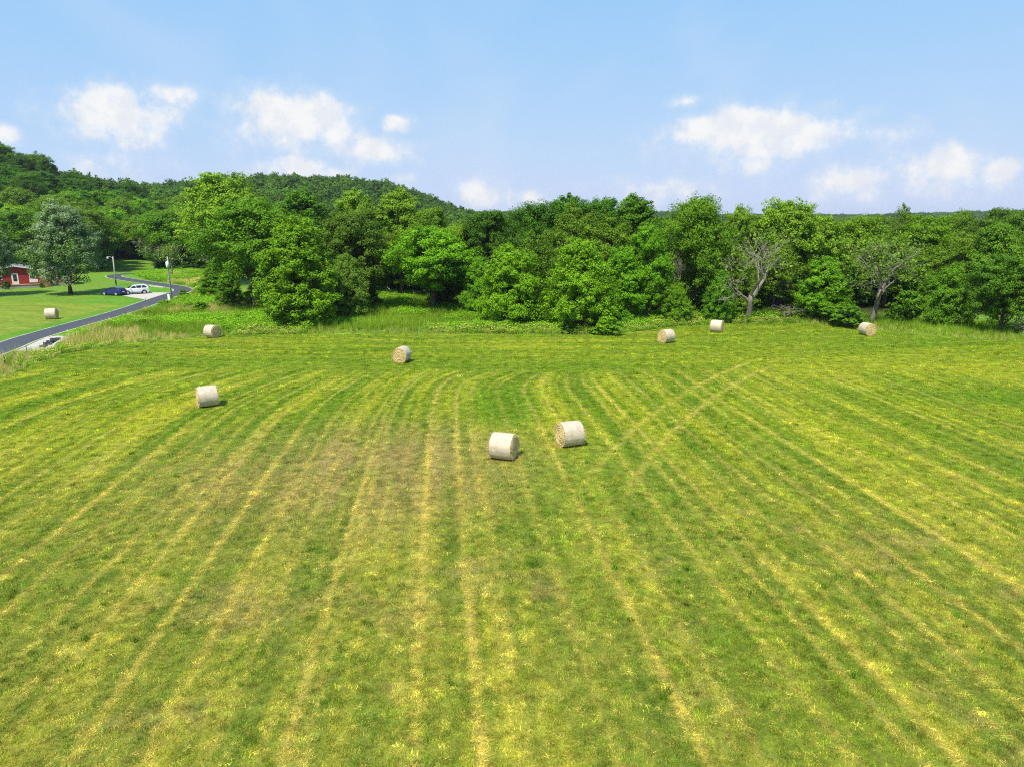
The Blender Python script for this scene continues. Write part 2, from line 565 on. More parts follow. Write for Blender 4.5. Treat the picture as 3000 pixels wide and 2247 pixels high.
m_ground, N, p, o = mat('ground')
at_n = N.n('ShaderNodeAttribute', attribute_name='col')
geo = N.n('ShaderNodeNewGeometry')
g1 = N.noise(geo.outputs['Position'], 9.0, 5, .7)
g2 = N.noise(geo.outputs['Position'], 38.0, 3, .7)
g0 = N.noise(geo.outputs['Position'], 1.4, 4, .65)
fine = N.math('MULTIPLY', N.math('MULTIPLY', N.maprange(g1, .3, .7, .62, 1.38, False), N.maprange(g2, .3, .7, .7, 1.3, False)), N.maprange(g0, .3, .7, .72, 1.28, False))
cc = N.n('ShaderNodeVectorMath', operation='SCALE')
N.t.links.new(at_n.outputs['Color'], cc.inputs[0]); N.t.links.new(fine, cc.inputs['Scale'])
N.put(p.inputs['Base Color'], cc.outputs[0])
p.inputs['Roughness'].default_value = .9
p.inputs['Specular IOR Level'].default_value = .15
bp = N.n('ShaderNodeBump'); bp.inputs['Strength'].default_value = .9; bp.inputs['Distance'].default_value = .06
N.put(bp.inputs['Height'], N.math('ADD', g1, N.math('MULTIPLY', g2, .5)))
N.put(p.inputs['Normal'], bp.outputs[0])

gme = fast_mesh('ground', np.stack([X, Y, Z], 1), F, m_ground, True)
a = gme.attributes.new('col', 'FLOAT_COLOR', 'POINT')
a.data.foreach_set('color', np.concatenate([gcol, np.ones((len(X), 1))], 1).astype(np.float32).ravel())
link(bpy.data.objects.new('ground', gme), kind='structure', label='mown hay field, lawn and meadow running back to wooded hills', category='ground')


# ------------------------------------------------------------------ road, gravel
def ribbon(P, w, z, jit=0.0, seed=0, across=(-1, 1)):
    P = np.asarray(P)
    r = np.random.default_rng(seed)
    T = np.gradient(P, axis=0); T /= np.linalg.norm(T, axis=1)[:, None]
    Nn = np.stack([T[:, 1], -T[:, 0]], 1)
    V = []
    for s in across:
        j = 1 + jit * (vnoise(np.arange(len(P)) * .45 + seed, np.full(len(P), s * 3.7)) - .5) * 2
        q = P + Nn * (s * w / 2 * j)[:, None] if jit else P + Nn * (s * w / 2)
        V.append(np.concatenate([q, np.full((len(P), 1), z)], 1))
    k = len(across); n = len(P)
    V = np.stack(V, 1).reshape(-1, 3)
    i = np.arange(n - 1)[:, None] * k + np.arange(k - 1)[None]
    F = np.stack([i, i + 1, i + 1 + k, i + k], -1).reshape(-1, 4)
    return V, F[:, ::-1]


def dense(P, step):
    P = np.asarray(P); s = np.r_[0, np.cumsum(np.hypot(*np.diff(P, axis=0).T))]
    t = np.arange(0, s[-1], step)
    return np.stack([np.interp(t, s, P[:, 0]), np.interp(t, s, P[:, 1])], 1)


RD = dense(ROAD, .5)
m_asph = simple('asphalt', (.058, .062, .075), .8, var=.18, scale=.6, bump=.4, spec=.3)
m_grav = simple('gravel', (.43, .40, .36), .95, var=.35, scale=2.2, bump=.8, spec=.1)
m_shld = simple('shoulder_gravel', (.36, .34, .25), .95, var=.4, scale=1.5, bump=.6, spec=.1)
V, F = ribbon(RD, 3.75, .02, .05, 3, (-1, 0, 1))
link(bpy.data.objects.new('road_shoulder', fast_mesh('road_shoulder', V, F, m_shld)), kind='structure',
     label='thin pale gravel shoulder along the lane', category='shoulder')
V, F = ribbon(RD, 3.15, .045, .01, 5, (-1, 0, 1))
link(bpy.data.objects.new('road', fast_mesh('road', V, F, m_asph)), kind='structure',
     label='narrow dark asphalt lane winding up past the red house', category='road')


def sheet(name, px, z, m, label, jit=.25, **kw):
    P = smooth_line(gpoly(px) + [gpoly(px)[0]], it=2)[:-1]
    r = np.random.default_rng(len(px))
    P = P + r.normal(0, jit * .3, P.shape)
    b = bmesh.new()
    vs = [b.verts.new((x, y, z)) for x, y in P]
    b.faces.new(vs)
    bmesh.ops.triangulate(b, faces=b.faces[:])
    bmesh.ops.recalc_face_normals(b, faces=b.faces[:])
    if b.faces[0].normal.z < 0:
        bmesh.ops.reverse_faces(b, faces=b.faces[:])
    me = bpy.data.meshes.new(name); b.to_mesh(me); b.free()
    me.materials.append(m)
    return link(bpy.data.objects.new(name, me), kind='structure', label=label, category='gravel', **kw)


sheet('gravel_drive', [(348, 866), (395, 859), (470, 857.5), (508, 860), (492, 872), (447, 884), (432, 880), (392, 873)], .012, m_grav,
      'pale gravel drive between the parked cars and the lane', .2)
sheet('gravel_strip', [(437, 837.5), (478, 841), (481, 844.5), (438, 840)], .011, m_grav, 'short strip of pale gravel beside the upper lane', .1)
sheet('gravel_apron', [(38, 1030), (72, 1018), (111, 1000), (150, 986), (180, 984.5), (206, 990), (192, 999), (165, 1004), (160, 1016), (146, 1026), (108, 1029)],
      .014, m_grav, 'pale gravel apron beside the lane at the field corner', .2)
m_rub = simple('asphalt_rubble', (.03, .03, .032), .9, var=.4, scale=3, bump=.5)
rub = empty('rubble_heap', at(150, 1005), 0, 'long heap of dark broken asphalt lying on the gravel apron', 'rubble')
rr = random.Random(4)
RP = gpoly([(112, 1019), (140, 1003), (163, 990.5), (178, 991), (170, 999), (158, 1007), (127, 1020)])
cnt = 0
chunks = []
for k in range(3):
    b = bmesh.new(); bmesh.ops.create_icosphere(b, subdivisions=1, radius=.5)
    for v in b.verts:
        v.co *= rr.uniform(.75, 1.2); v.co.z *= .55
    me = bpy.data.meshes.new('chunk'); b.to_mesh(me); b.free(); me.materials.append(m_rub); chunks.append(me)
while cnt < 55:
    x, y = rr.uniform(min(q[0] for q in RP), max(q[0] for q in RP)), rr.uniform(min(q[1] for q in RP), max(q[1] for q in RP))
    if poly_sd(RP, np.array([x]), np.array([y]))[0] < 0.05: continue
    c = link(bpy.data.objects.new('chunk', rr.choice(chunks)), rub)
    c.location = (x - rub.location.x, y - rub.location.y, .08)
    c.rotation_euler = (rr.uniform(-.4, .4), rr.uniform(-.4, .4), rr.uniform(0, 6))
    s = rr.uniform(.25, .6); c.scale = (s, s, s * .7)
    cnt += 1

# ------------------------------------------------------------------ foliage materials


def leaf_mat(name, inst=False, trans=.30, pale=0.0, rough=.6, spec=.10):
    m, N, p, o = mat(name)
    if inst:
        an = N.n('ShaderNodeAttribute', attribute_name='col', attribute_type='INSTANCER')
        base = an.outputs['Color']
    else:
        oi = N.n('ShaderNodeObjectInfo')
        base = oi.outputs['Color']
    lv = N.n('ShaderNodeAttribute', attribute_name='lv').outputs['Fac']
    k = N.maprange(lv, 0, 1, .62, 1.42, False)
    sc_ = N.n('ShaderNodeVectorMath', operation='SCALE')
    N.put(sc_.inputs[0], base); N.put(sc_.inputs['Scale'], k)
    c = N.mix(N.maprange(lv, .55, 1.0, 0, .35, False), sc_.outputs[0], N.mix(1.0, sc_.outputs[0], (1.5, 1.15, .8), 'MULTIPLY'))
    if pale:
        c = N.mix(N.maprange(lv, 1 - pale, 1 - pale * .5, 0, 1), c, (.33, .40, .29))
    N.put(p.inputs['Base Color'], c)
    p.inputs['Roughness'].default_value = rough
    p.inputs['Specular IOR Level'].default_value = spec
    tr = N.n('ShaderNodeBsdfTranslucent')
    N.put(tr.inputs[0], N.mix(1.0, c, (1.5, 1.35, .5), 'MULTIPLY'))
    mx = N.n('ShaderNodeMixShader')
    mx.inputs[0].default_value = trans
    N.t.links.new(p.outputs[0], mx.inputs[1]); N.t.links.new(tr.outputs[0], mx.inputs[2])
    N.t.links.new(mx.outputs[0], o.inputs[0])
    return m


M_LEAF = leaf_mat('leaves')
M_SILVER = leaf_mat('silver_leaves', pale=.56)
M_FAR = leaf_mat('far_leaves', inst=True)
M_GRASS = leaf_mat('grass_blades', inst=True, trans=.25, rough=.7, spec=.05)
M_BARK = simple('bark', (.085, .070, .055), .9, var=.4, scale=4, bump=.6, spec=.15)
M_DEAD = simple('dead_wood', (.225, .20, .17), .85, var=.35, scale=2, bump=.4, spec=.2)
M_DEAD2 = simple('grey_dead_wood', (.165, .145, .12), .85, var=.35, scale=2, bump=.4, spec=.2)


def leaves_mesh(name, C, NRM, size, asp, m, r, lv=None):
    """diamond leaves at centres C with normals NRM"""
    n = len(C)
    t = r.normal(size=(n, 3)); t -= NRM * (t * NRM).sum(1)[:, None]; t /= np.linalg.norm(t, axis=1)[:, None] + 1e-9
    b = np.cross(NRM, t)
    L = (size * r.uniform(.65, 1.35, n))[:, None]; Wd = L * asp
    bend = NRM * L * r.uniform(-.18, .08, n)[:, None]
    V = np.stack([C - t * L * .5, C - b * Wd * .5 + t * L * .06 + bend, C + t * L * .5, C + b * Wd * .5 + t * L * .06 + bend], 1).reshape(-1, 3)
    F = np.arange(4 * n).reshape(-1, 4)
    me = fast_mesh(name, V, F, m)
    a = me.attributes.new('lv', 'FLOAT', 'FACE')
    a.data.foreach_set('value', (lv if lv is not None else r.random(n)).astype(np.float32))
    return me


def make_tree(seed, Wd=9.0, H=12.0, zlo=2.0, style='round', lobes=34, sub=17, per=104, leaf=.18, asp=.66, m=None, far=False, trunk_r=.24, ls=1.0, spray=.45):
    """returns (trunk mesh, crown mesh) of a nominal tree"""
    r = np.random.default_rng(seed)
    rnd = random.Random(seed)
    prof = {'round': lambda t: np.sin(np.pi * np.clip(t * .93 + .05, 0, 1)) ** .55,
            'tall': lambda t: np.sin(np.pi * np.clip(t * .86 + .10, 0, 1)) ** .6 * (1 - .10 * t),
            'bushy': lambda t: np.cos(np.pi / 2 * np.clip(t, 0, 1)) ** .5 * (.9 + .1 * t),
            'maple': lambda t: np.sin(np.pi * np.clip(t * .78 + .20, 0, 1)) ** .62,
            'crown': lambda t: np.sin(np.pi * np.clip(t * .80 + .03, 0, 1)) ** .6,
            'syc': lambda t: np.sin(np.pi * np.clip(t * .84 + .08, 0, 1)) ** .5}[style]
    centres, rad = [], []
    for i in range(lobes):
        t = (i + .5) / lobes
        t = t ** (1.15 if style == 'bushy' else .85)
        ang = i * 2.39996 + rnd.uniform(-.5, .5)
        lr = ls * Wd * rnd.uniform(.125, .20) * (1.0 if style != 'syc' else 1.12)
        env = prof(t) * Wd / 2
        rr_ = max(0, env - lr * .8) * (rnd.uniform(.60, 1.0) if i % 4 else rnd.uniform(0, .4))
        z = zlo + lr * .5 + t * (H - zlo - lr * 1.4)
        z += rnd.uniform(-.35, .35)
        centres.append((math.cos(ang) * rr_, math.sin(ang) * rr_, z)); rad.append(lr)
    # top lobes close the crown
    P, NR, LV = [], [], []
    for c, lr in zip(centres, rad):
        c = np.array(c)
        tone = r.uniform(-.13, .13)
        ax = np.array([c[0], c[1], 0.0]); ax /= np.linalg.norm(ax) + 1e-6
        for _ in range(sub):
            d = r.normal(size=3) + ax * .55 + np.array([0, 0, .45]); d /= np.linalg.norm(d)
            sc_ = c + d * lr * r.uniform(.55, 1.18) * np.array([1, 1, .82])
            sr = lr * r.uniform(.24, .46)
            k = int(per * r.uniform(.6, 1.4))
            q = r.normal(size=(k, 3)); q /= np.linalg.norm(q, axis=1)[:, None]
            q[:, 2] *= .76
            rad_ = r.uniform(.35, 1.12, (k, 1)) ** .6
            off = q * sr * rad_
            al_ = off @ d
            off = off * (1 - .24 * spray) + d * (al_ * spray)[:, None]
            P.append(sc_ + off)
            nn = q * .75 + d * .35 + np.array([0, 0, .55]) + r.normal(size=(k, 3)) * .45
            NR.append(nn / np.linalg.norm(nn, axis=1)[:, None])
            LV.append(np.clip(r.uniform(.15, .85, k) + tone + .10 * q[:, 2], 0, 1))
    P, NR, LV = np.concatenate(P), np.concatenate(NR), np.concatenate(LV)
    if zlo < 1.0:
        P[:, 2] = np.maximum(P[:, 2], r.uniform(.05, .5, len(P)))
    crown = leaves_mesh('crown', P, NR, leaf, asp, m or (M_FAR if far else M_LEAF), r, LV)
    if far:
        return None, crown
    tb = MB()
    top = zlo + (H - zlo) * .72
    nseg = 7
    tp = [Vector((.18 * math.sin(i * 1.3 + seed), .18 * math.cos(i * 1.7 + seed), 0)) * (i / nseg) * 1.6 + Vector((0, 0, top * i / nseg - (.12 if i == 0 else 0))) for i in range(nseg + 1)]
    tr = [trunk_r * (1.35 if i == 0 else 1.0) * (1 - .72 * i / nseg) for i in range(nseg + 1)]
    tb.tube(tp, tr, 8)
    for c, lr in zip(centres, rad):
        c = Vector(c)
        f = min(.92, max(.14, (c.z - 1.6) / top * .72))
        i = min(nseg - 1, int(f * nseg)); s = tp[i].lerp(tp[i + 1], f * nseg - i)
        mid = s.lerp(c, .5) + Vector((rnd.uniform(-.3, .3), rnd.uniform(-.3, .3), -.25))
        r0 = max(.04, tr[i] * .42)
        tb.tube([s, mid, c], [r0, r0 * .65, .025], 5, False)
        for _ in range(3):
            e = c + Vector((rnd.uniform(-1, 1), rnd.uniform(-1, 1), rnd.uniform(-.3, 1))) * lr * .8
            tb.tube([mid.lerp(c, .6), e], [r0 * .4, .012], 4, False)
    return tb.mesh('trunk', M_BARK, True), crown


def dead_tree(seed, H=9.0, spread=1.0, lean=(0, 0), levels=6, r0=.26, forks=2, m=None, dens=1.0, fork_at=.22, thin=.010):
    """bare limbs: (trunk mesh, branch mesh, tip points)"""
    rnd = random.Random(seed)
    tb, br = MB(), MB()
    tips = []

    def grow(p, d, L, r_, lv, mb):
        pts, rad = [p], [r_]
        n = 4
        for i in range(n):
            d = (d + Vector((rnd.uniform(-1, 1), rnd.uniform(-1, 1), rnd.uniform(-.7, .8))) * .20 * spread).normalized()
            p = p + d * (L / n)
            if p.z < .3: p.z = .3
            pts.append(p); rad.append(r_ * (1 - .42 * (i + 1) / n))
        mb.tube(pts, rad, 7 if lv < 2 else (5 if lv < 4 else 3), lv < 2)
        if lv >= levels:
            tips.append(p); return
        k = rnd.choice((2, 3, 3)) if lv else forks
        for j in range(k):
            q = pts[-1] if j == 0 else pts[rnd.randint(2, n)]
            ax = Vector((rnd.uniform(-1, 1), rnd.uniform(-1, 1), rnd.uniform(-.55, .75))).normalized()
            nd = (d * .85 + ax * (.85 if lv else .62) * spread).normalized()
            grow(q, nd, L * rnd.uniform(.58, .86), max(thin, r_ * rnd.uniform(.45, .66)), lv + 1, br)
    grow(Vector((0, 0, -.1)), Vector((lean[0], lean[1], 1)).normalized(), H * fork_at, r0, 0, tb)
    return tb.mesh('trunk', m or M_DEAD, True), br.mesh('branches', m or M_DEAD, False), tips


VAR = {}
LEAF_GAIN = 1.65
spec = [('dome', 21, dict(style='crown', lobes=17, sub=22, per=90, ls=1.45, spray=.25, zlo=1.5, leaf=.25)), ('dome', 22, dict(style='round', lobes=14, sub=24, per=92, ls=1.5, spray=.25, zlo=1.2, leaf=.25)),
        ('round', 23, dict(style='round', lobes=22, sub=22, per=108, ls=1.28, spray=.4)),
        ('shade', 24, dict(style='round', lobes=30, sub=18, per=104, ls=1.1, zlo=3.3, trunk_r=.3)),
        ('round', 1, dict(style='round')), ('round', 2, dict(style='round', lobes=38, per=76)), ('tall', 3, dict(style='tall', Wd=8, H=13)),
        ('tall', 4, dict(style='tall', Wd=7.5, H=13, lobes=36)), ('bushy', 5, dict(style='bushy', zlo=.3, H=9, Wd=8.5, lobes=38)),
        ('bushy', 6, dict(style='bushy', zlo=.2, H=8, Wd=8.5, lobes=36)), ('bushy', 8, dict(style='bushy', zlo=.2, H=10, Wd=8, lobes=40)),
        ('syc', 7, dict(style='syc', lobes=32, sub=15, leaf=.215, per=92, zlo=3)),
        ('syc', 9, dict(style='syc', lobes=28, sub=15, leaf=.215, per=92, zlo=2.5, Wd=8)),
        ('maple', 10, dict(style='maple', lobes=42, sub=16, per=96, leaf=.20, zlo=1.4, ls=1.1, Wd=10, H=13, m=M_SILVER)),
        ('open', 12, dict(style='round', lobes=26, sub=11, per=56, leaf=.20, zlo=2.6)),
        ('shrub', 14, dict(style='bushy', zlo=.1, H=3.2, Wd=4, lobes=14, sub=8, per=55, leaf=.2, trunk_r=.06))]
for key, seed, kw in spec:
    VAR.setdefault(key, []).append((make_tree(seed, **kw), kw.get('Wd', 9.0), kw.get('H', 12.0)))


def tree(name, label, x, y, top_h, width, kind, col, which=None, group=None, cat='tree', rz=None, depth=None):
    vs = VAR[kind]
    (tm, cm), Wn, Hn = vs[(which if which is not None else random.randrange(len(vs))) % len(vs)]
    e = empty(name, (x, y, hz(x, y)), random.uniform(0, 6.28) if rz is None else rz, label, cat, group)
    e.scale = (width / Wn, width / Wn if depth is None else depth / Wn, top_h / Hn)
    link(bpy.data.objects.new('trunk', tm), e)
    c = link(bpy.data.objects.new('crown', cm), e)
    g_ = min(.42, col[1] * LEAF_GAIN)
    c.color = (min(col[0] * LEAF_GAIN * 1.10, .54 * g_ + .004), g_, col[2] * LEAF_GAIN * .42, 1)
    return e


G_MID = (.060, .150, .014); G_DARK = (.036, .100, .014); G_BRIGHT = (.080, .205, .014); G_YEL = (.125, .205, .022)
G_OLIVE = (.082, .130, .022); G_PALE = (.145, .205, .045); G_BLUE = (.032, .092, .022)

# (px base x, px base y or ('d', metres), px top y, px left, px right, kind, variant, colour, name, label)
TREES = [
 # --- house and left
 (208, 863, 601, 97, 289, 'maple', 0, (.060, .145, .026), 'maple_tree', 'large silver-leaved maple standing on the lawn beside the red house'),
 (-35, 868, 640, -120, 38, 'maple', 0, (.060, .145, .026), 'maple_tree', 'silver-leaved maple cut by the left edge of the picture'),
 # --- first row, left to right
 (758, 912, 588, 606, 872, 'shade', 0, (.066, .160, .018), 'shade_tree', 'round mid-green tree with a bare dark trunk showing, left end of the row'),
 (862, 957, 655, 752, 1000, 'bushy', 2, (.078, .175, .014), 'bushy_tree', 'broad yellow-green tree leafy down to the grass, left of the fallen branch'),
 (1018, 934, 750, 948, 1084, 'bushy', 0, (.080, .150, .035), 'bushy_tree', 'small greyish-green tree tucked against the right of the broad bushy tree'),
 (1062, 912, 607, 930, 1152, 'round', 1, (.052, .105, .020), 'shade_tree', 'dull olive-green tree with dead twigs, behind the small greyish-green tree'),
 (1264, 916, 668, 1152, 1388, 'shade', 0, (.085, .215, .014), 'shade_tree', 'bright green low-branched tree standing alone right of the fallen branch'),
 (1492, 955, 724, 1402, 1598, 'bushy', 1, (.086, .200, .014), 'bushy_tree', 'dense bright green tree at the left end of the central thicket'),
 (1705, 969, 708, 1585, 1800, 'bushy', 0, (.088, .200, .014), 'bushy_tree', 'yellow-green bushy tree reaching forward over the field edge, centre of the thicket'),
 (1815, 948, 738, 1742, 1900, 'bushy', 2, (.074, .195, .016), 'bushy_tree', 'bright green bushy tree directly behind the round field-edge shrub'),
 (1888, 944, 662, 1828, 1962, 'tall', 0, (.070, .185, .014), 'slender_tree', 'slim bright green tree rising above the thicket left of the big dark-green tree'),
 (1978, 948, 832, 1935, 2030, 'bushy', 1, (.078, .180, .018), 'bushy_tree', 'low bright bushy tree at the foot of the big dark-green tree'),
 (2108, 944, 798, 2062, 2164, 'bushy', 0, (.060, .165, .020), 'bushy_tree', 'low mid-green bushy tree just left of the white dead tree'),
 (2028, 930, 574, 1925, 2128, 'round', 0, (.060, .140, .014), 'shade_tree', 'big rounded dark-green tree standing tallest right of the centre'),
 (2410, 942, 764, 2330, 2492, 'bushy', 2, (.076, .190, .016), 'bushy_tree', 'bright green bushy tree between the white dead tree and the leaning half-dead tree'),
 (2786, 962, 776, 2722, 2852, 'bushy', 1, (.066, .160, .018), 'bushy_tree', 'bright bushy tree right of the leaning half-dead tree'),
 (2478, 958, 888, 2440, 2560, 'shrub', 0, (.050, .130, .020), 'shrub', 'dark shrub in the shade just left of the rightmost bale'),
 (2648, 948, 838, 2600, 2720, 'shrub', 0, (.058, .145, .016), 'shrub', 'shrub under the leaning half-dead tree, on its right'),
 (2940, 985, 742, 2860, 3040, 'round', 1, (.052, .130, .020), 'shade_tree', 'dark tree with low branches at the right edge, nearest the field'),
 (3090, 985, 700, 2990, 3200, 'round', 0, (.055, .140, .018), 'shade_tree', 'dark green tree just cut by the right edge of the picture'),
 # --- second row
 (660, ('d', 150), 509, 556, 772, 'syc', 0, (.128, .200, .024), 'sycamore_tree', 'tall yellow-green tree with bold leaf clusters, highest left of the hilltop'),
 (590, ('d', 196), 612, 500, 660, 'syc', 1, (.115, .190, .020), 'sycamore_tree', 'lower yellow-green tree behind the pair of bare trees by the lane'),
 (885, ('d', 128), 566, 800, 985, 'tall', 1, (.050, .130, .018), 'slender_tree', 'mid-green tree behind the broad bushy tree, left of the pale pair'),
 (770, ('d', 120), 590, 700, 860, 'syc', 1, (.100, .175, .024), 'sycamore_tree', 'light-topped tree just right of the tall yellow-green one'),
 (1050, ('d', 122), 560, 985, 1130, 'tall', 0, (.125, .190, .030), 'slender_tree', 'pale green tree, left of the two that rise against the wooded hilltop'),
 (1172, ('d', 120), 561, 1105, 1255, 'tall', 1, (.125, .195, .030), 'slender_tree', 'pale green tree, right of the two that rise against the wooded hilltop'),
 (1262, ('d', 118), 602, 1200, 1330, 'round', 1, (.070, .150, .020), 'shade_tree', 'mid-green tree sloping down to the right of the pale pair'),
 (1345, ('d', 108), 655, 1270, 1420, 'round', 0, (.090, .180, .018), 'shade_tree', 'yellow-green tree filling the gap behind the lone low-branched tree'),
 (1430, ('d', 106), 611, 1355, 1515, 'round', 1, (.034, .090, .016), 'shade_tree', 'dark green tree left of the highest thicket crowns, against the sky'),
 (1560, ('d', 112), 592, 1480, 1660, 'round', 0, (.034, .098, .014), 'shade_tree', 'dark green tree with spiky top between the dark left tree and the thicket summit'),
 (1650, ('d', 116), 574, 1580, 1745, 'tall', 0, (.042, .120, .014), 'slender_tree', 'dark green tree at the left of the thicket summit'),
 (1750, ('d', 118), 573, 1670, 1840, 'round', 1, (.036, .105, .018), 'shade_tree', 'dark blue-green tree at the very summit of the thicket'),
 (1850, ('d', 116), 580, 1770, 1930, 'tall', 1, (.050, .130, .016), 'slender_tree', 'mid-green tree on the right shoulder of the thicket summit'),
 (1688, ('d', 99), 612, 1598, 1780, 'open', 0, (.085, .140, .022), 'thin_tree', 'thin olive tree with grey branches showing in the middle of the thicket'),
 (1788, ('d', 98), 640, 1700, 1880, 'open', 0, (.070, .140, .018), 'thin_tree', 'thin green tree with bare twigs right of the olive one in the thicket'),
 (1560, ('d', 95), 690, 1500, 1650, 'open', 0, (.060, .130, .018), 'thin_tree', 'thin green tree behind the dense bright tree of the thicket'),
 (2152, ('d', 108), 606, 2115, 2205, 'syc', 1, (.130, .185, .030), 'sycamore_tree', 'narrow pale yellow tree behind the white dead tree, on its left'),
 (2290, ('d', 106), 588, 2195, 2385, 'syc', 0, (.128, .190, .026), 'sycamore_tree', 'yellow-green tree with bold leaf clusters rising behind the white dead tree'),
 (2400, ('d', 108), 634, 2340, 2470, 'syc', 1, (.115, .185, .024), 'sycamore_tree', 'lower yellow-green tree right of the one behind the white dead tree'),
 (2500, ('d', 115), 632, 2420, 2580, 'round', 0, (.080, .165, .018), 'shade_tree', 'mid-green tree behind the left arm of the leaning half-dead tree'),
 (2560, ('d', 130), 626, 2510, 2610, 'round', 1, (.060, .120, .030), 'shade_tree', 'greyish-green tree showing between lighter crowns above the half-dead tree'),
 (2622, ('d', 122), 610, 2580, 2668, 'open', 0, (.080, .130, .030), 'thin_tree', 'thin-crowned tree with its pale stem showing above the half-dead tree'),
 (2690, ('d', 116), 624, 2610, 2770, 'round', 1, (.078, .170, .016), 'shade_tree', 'bright green tree above and right of the half-dead tree'),
 (2782, ('d', 128), 617, 2730, 2840, 'round', 0, (.066, .140, .024), 'shade_tree', 'green tree in the back row left of the last tall crowns'),
 (2810, ('d', 108), 690, 2730, 2890, 'open', 0, (.088, .160, .020), 'thin_tree', 'light open-crowned tree with bare branch ends right of the half-dead tree'),
 (2905, ('d', 125), 604, 2850, 2975, 'round', 1, (.056, .120, .028), 'shade_tree', 'greyish tree, left of the last two crowns before the right edge'),
 (2985, ('d', 118), 610, 2920, 3060, 'round', 0, (.054, .125, .024), 'shade_tree', 'dark green crown against the sky in the top right corner of the wood'),
 (2905, ('d', 104), 660, 2820, 2990, 'bushy', 0, (.062, .145, .018), 'bushy_tree', 'full green tree in front of the last two crowns at right'),
 (2600, ('d', 106), 690, 2500, 2700, 'open', 0, (.078, .150, .020), 'thin_tree', 'open green tree directly behind the leaning half-dead tree'),
 (2270, ('d', 98), 720, 2200, 2350, 'open', 0, (.088, .150, .024), 'thin_tree', 'open green tree directly behind the white dead tree'),
 (2150, ('d', 96), 760, 2090, 2220, 'bushy', 2, (.085, .165, .026), 'bushy_tree', 'pale bushy tree half behind the white dead tree, on its left'),
 (1130, ('d', 134), 690, 1060, 1210, 'bushy', 0, (.040, .095, .016), 'bushy_tree', 'dark shaded tree above the fallen branch'),
 (1400, ('d', 98), 760, 1350, 1460, 'bushy', 1, (.070, .180, .018), 'bushy_tree', 'bright bush filling the gap left of the central thicket'),
 (640, ('d', 118), 760, 590, 690, 'bushy', 2, (.062, .155, .016), 'bushy_tree', 'green bushy tree low at the left foot of the round trunked tree'),
 # --- small shrubs
 (1778, 981, 921, 1732, 1826, 'shrub', 0, (.075, .190, .018), 'shrub', 'round bright shrub out on the field edge in front of the thicket'),
 (1668, 977, 926, 1640, 1700, 'shrub', 0, (.055, .130, .018), 'shrub', 'small dark shrub at the field edge left of the round bright shrub'),
 (532, 877, 846, 512, 552, 'shrub', 0, (.050, .135, .014), 'shrub', 'dark shrub beside the utility pole at the lane bend'),
 (478, 902, 877, 455, 502, 'shrub', 0, (.088, .200, .018), 'shrub', 'bright shrub at the lane edge below the utility pole'),
 (409, 960, 932, 388, 432, 'shrub', 0, (.055, .150, .014), 'shrub', 'small dark shrub in the tall grass below the lane'),
 (585, 916, 880, 555, 618, 'shrub', 0, (.062, .165, .014), 'shrub', 'wide green shrub in the meadow left of the round trunked tree'),
 (545, 905, 884, 526, 566, 'shrub', 0, (.075, .180, .016), 'shrub', 'small green shrub in the meadow right of the utility pole'),
 (668, 905, 846, 632, 706, 'shrub', 0, (.058, .140, .018), 'shrub', 'grey-green shrub under the left side of the round trunked tree'),
 (424, 928, 905, 408, 440, 'shrub', 0, (.105, .200, .024), 'shrub', 'tiny yellow-green shrub beside the road-edge posts'),
 (700, 948, 918, 668, 728, 'shrub', 0, (.080, .190, .016), 'shrub', 'low bright shrub in the shade edge below the round trunked tree'),
]
for bx, by, ty, lx, rx, kind, which, col, name, label in TREES:
    if isinstance(by, tuple):
        y = by[1]
        q = ray_at(bx, 800, y); x = q.x
    else:
        q = at(bx, by); x, y = q.x, q.y
    cx = (lx + rx) / 2
    x = .4 * x + .6 * ray_at(cx, 800, y).x if kind not in ('maple',) else x
    width = abs(ray_at(rx, 850, y).x - ray_at(lx, 850, y).x)
    hgt = ray_at(cx, ty, y).z - hz(x, y)
    tree(name, label, x, y, hgt * 1.03, width * (1.06 if kind == 'maple' else 1.16 if not isinstance(by, tuple) else 1.28), kind, col, which, cat='shrub' if name == 'shrub' else 'tree')

# trees deeper in the wood, and up the left hill: alike, hence in groups
random.seed(21)
pal = [G_MID, G_DARK, G_OLIVE, G_MID, G_BLUE, G_YEL]
k = 0
for row, (d, hh) in enumerate(((134, 14.8), (152, 15.6), (172, 16), (195, 15.5))):
    for px in range(620, 3260, 150 if row < 2 else 175):
        x = ray_at(px + random.uniform(-40, 40), 800, d).x
        y = d + random.uniform(-5, 5)
        if x < -52: continue
        h = hh * random.uniform(.82, .98)
        if px > 2100: h *= .93
        if 1240 < px < 1420: h *= .82
        cc_ = random.choice(pal[:5])
        where = 'behind the broad bushy tree' if px < 1150 else ('behind the gap' if px < 1420 else ('behind the central thicket' if px < 2120 else ('behind the white dead tree' if px < 2480 else 'behind the half-dead tree')))
        tree('forest_tree', {G_MID: 'mid-green', G_DARK: 'dark green', G_OLIVE: 'olive-green', G_BLUE: 'blue-green'}[cc_] + ' tree deep in the flat wood ' + where, x, y, h, random.uniform(8, 11), random.choice(('dome', 'tall', 'round')),
             cc_, group='trees deep in the flat wood')
# foot of the left hill
spots = []


def free(x, y, dmin):
    for a, b in spots:
        if (a - x) ** 2 + (b - y) ** 2 < dmin * dmin: return False
    spots.append((x, y)); return True


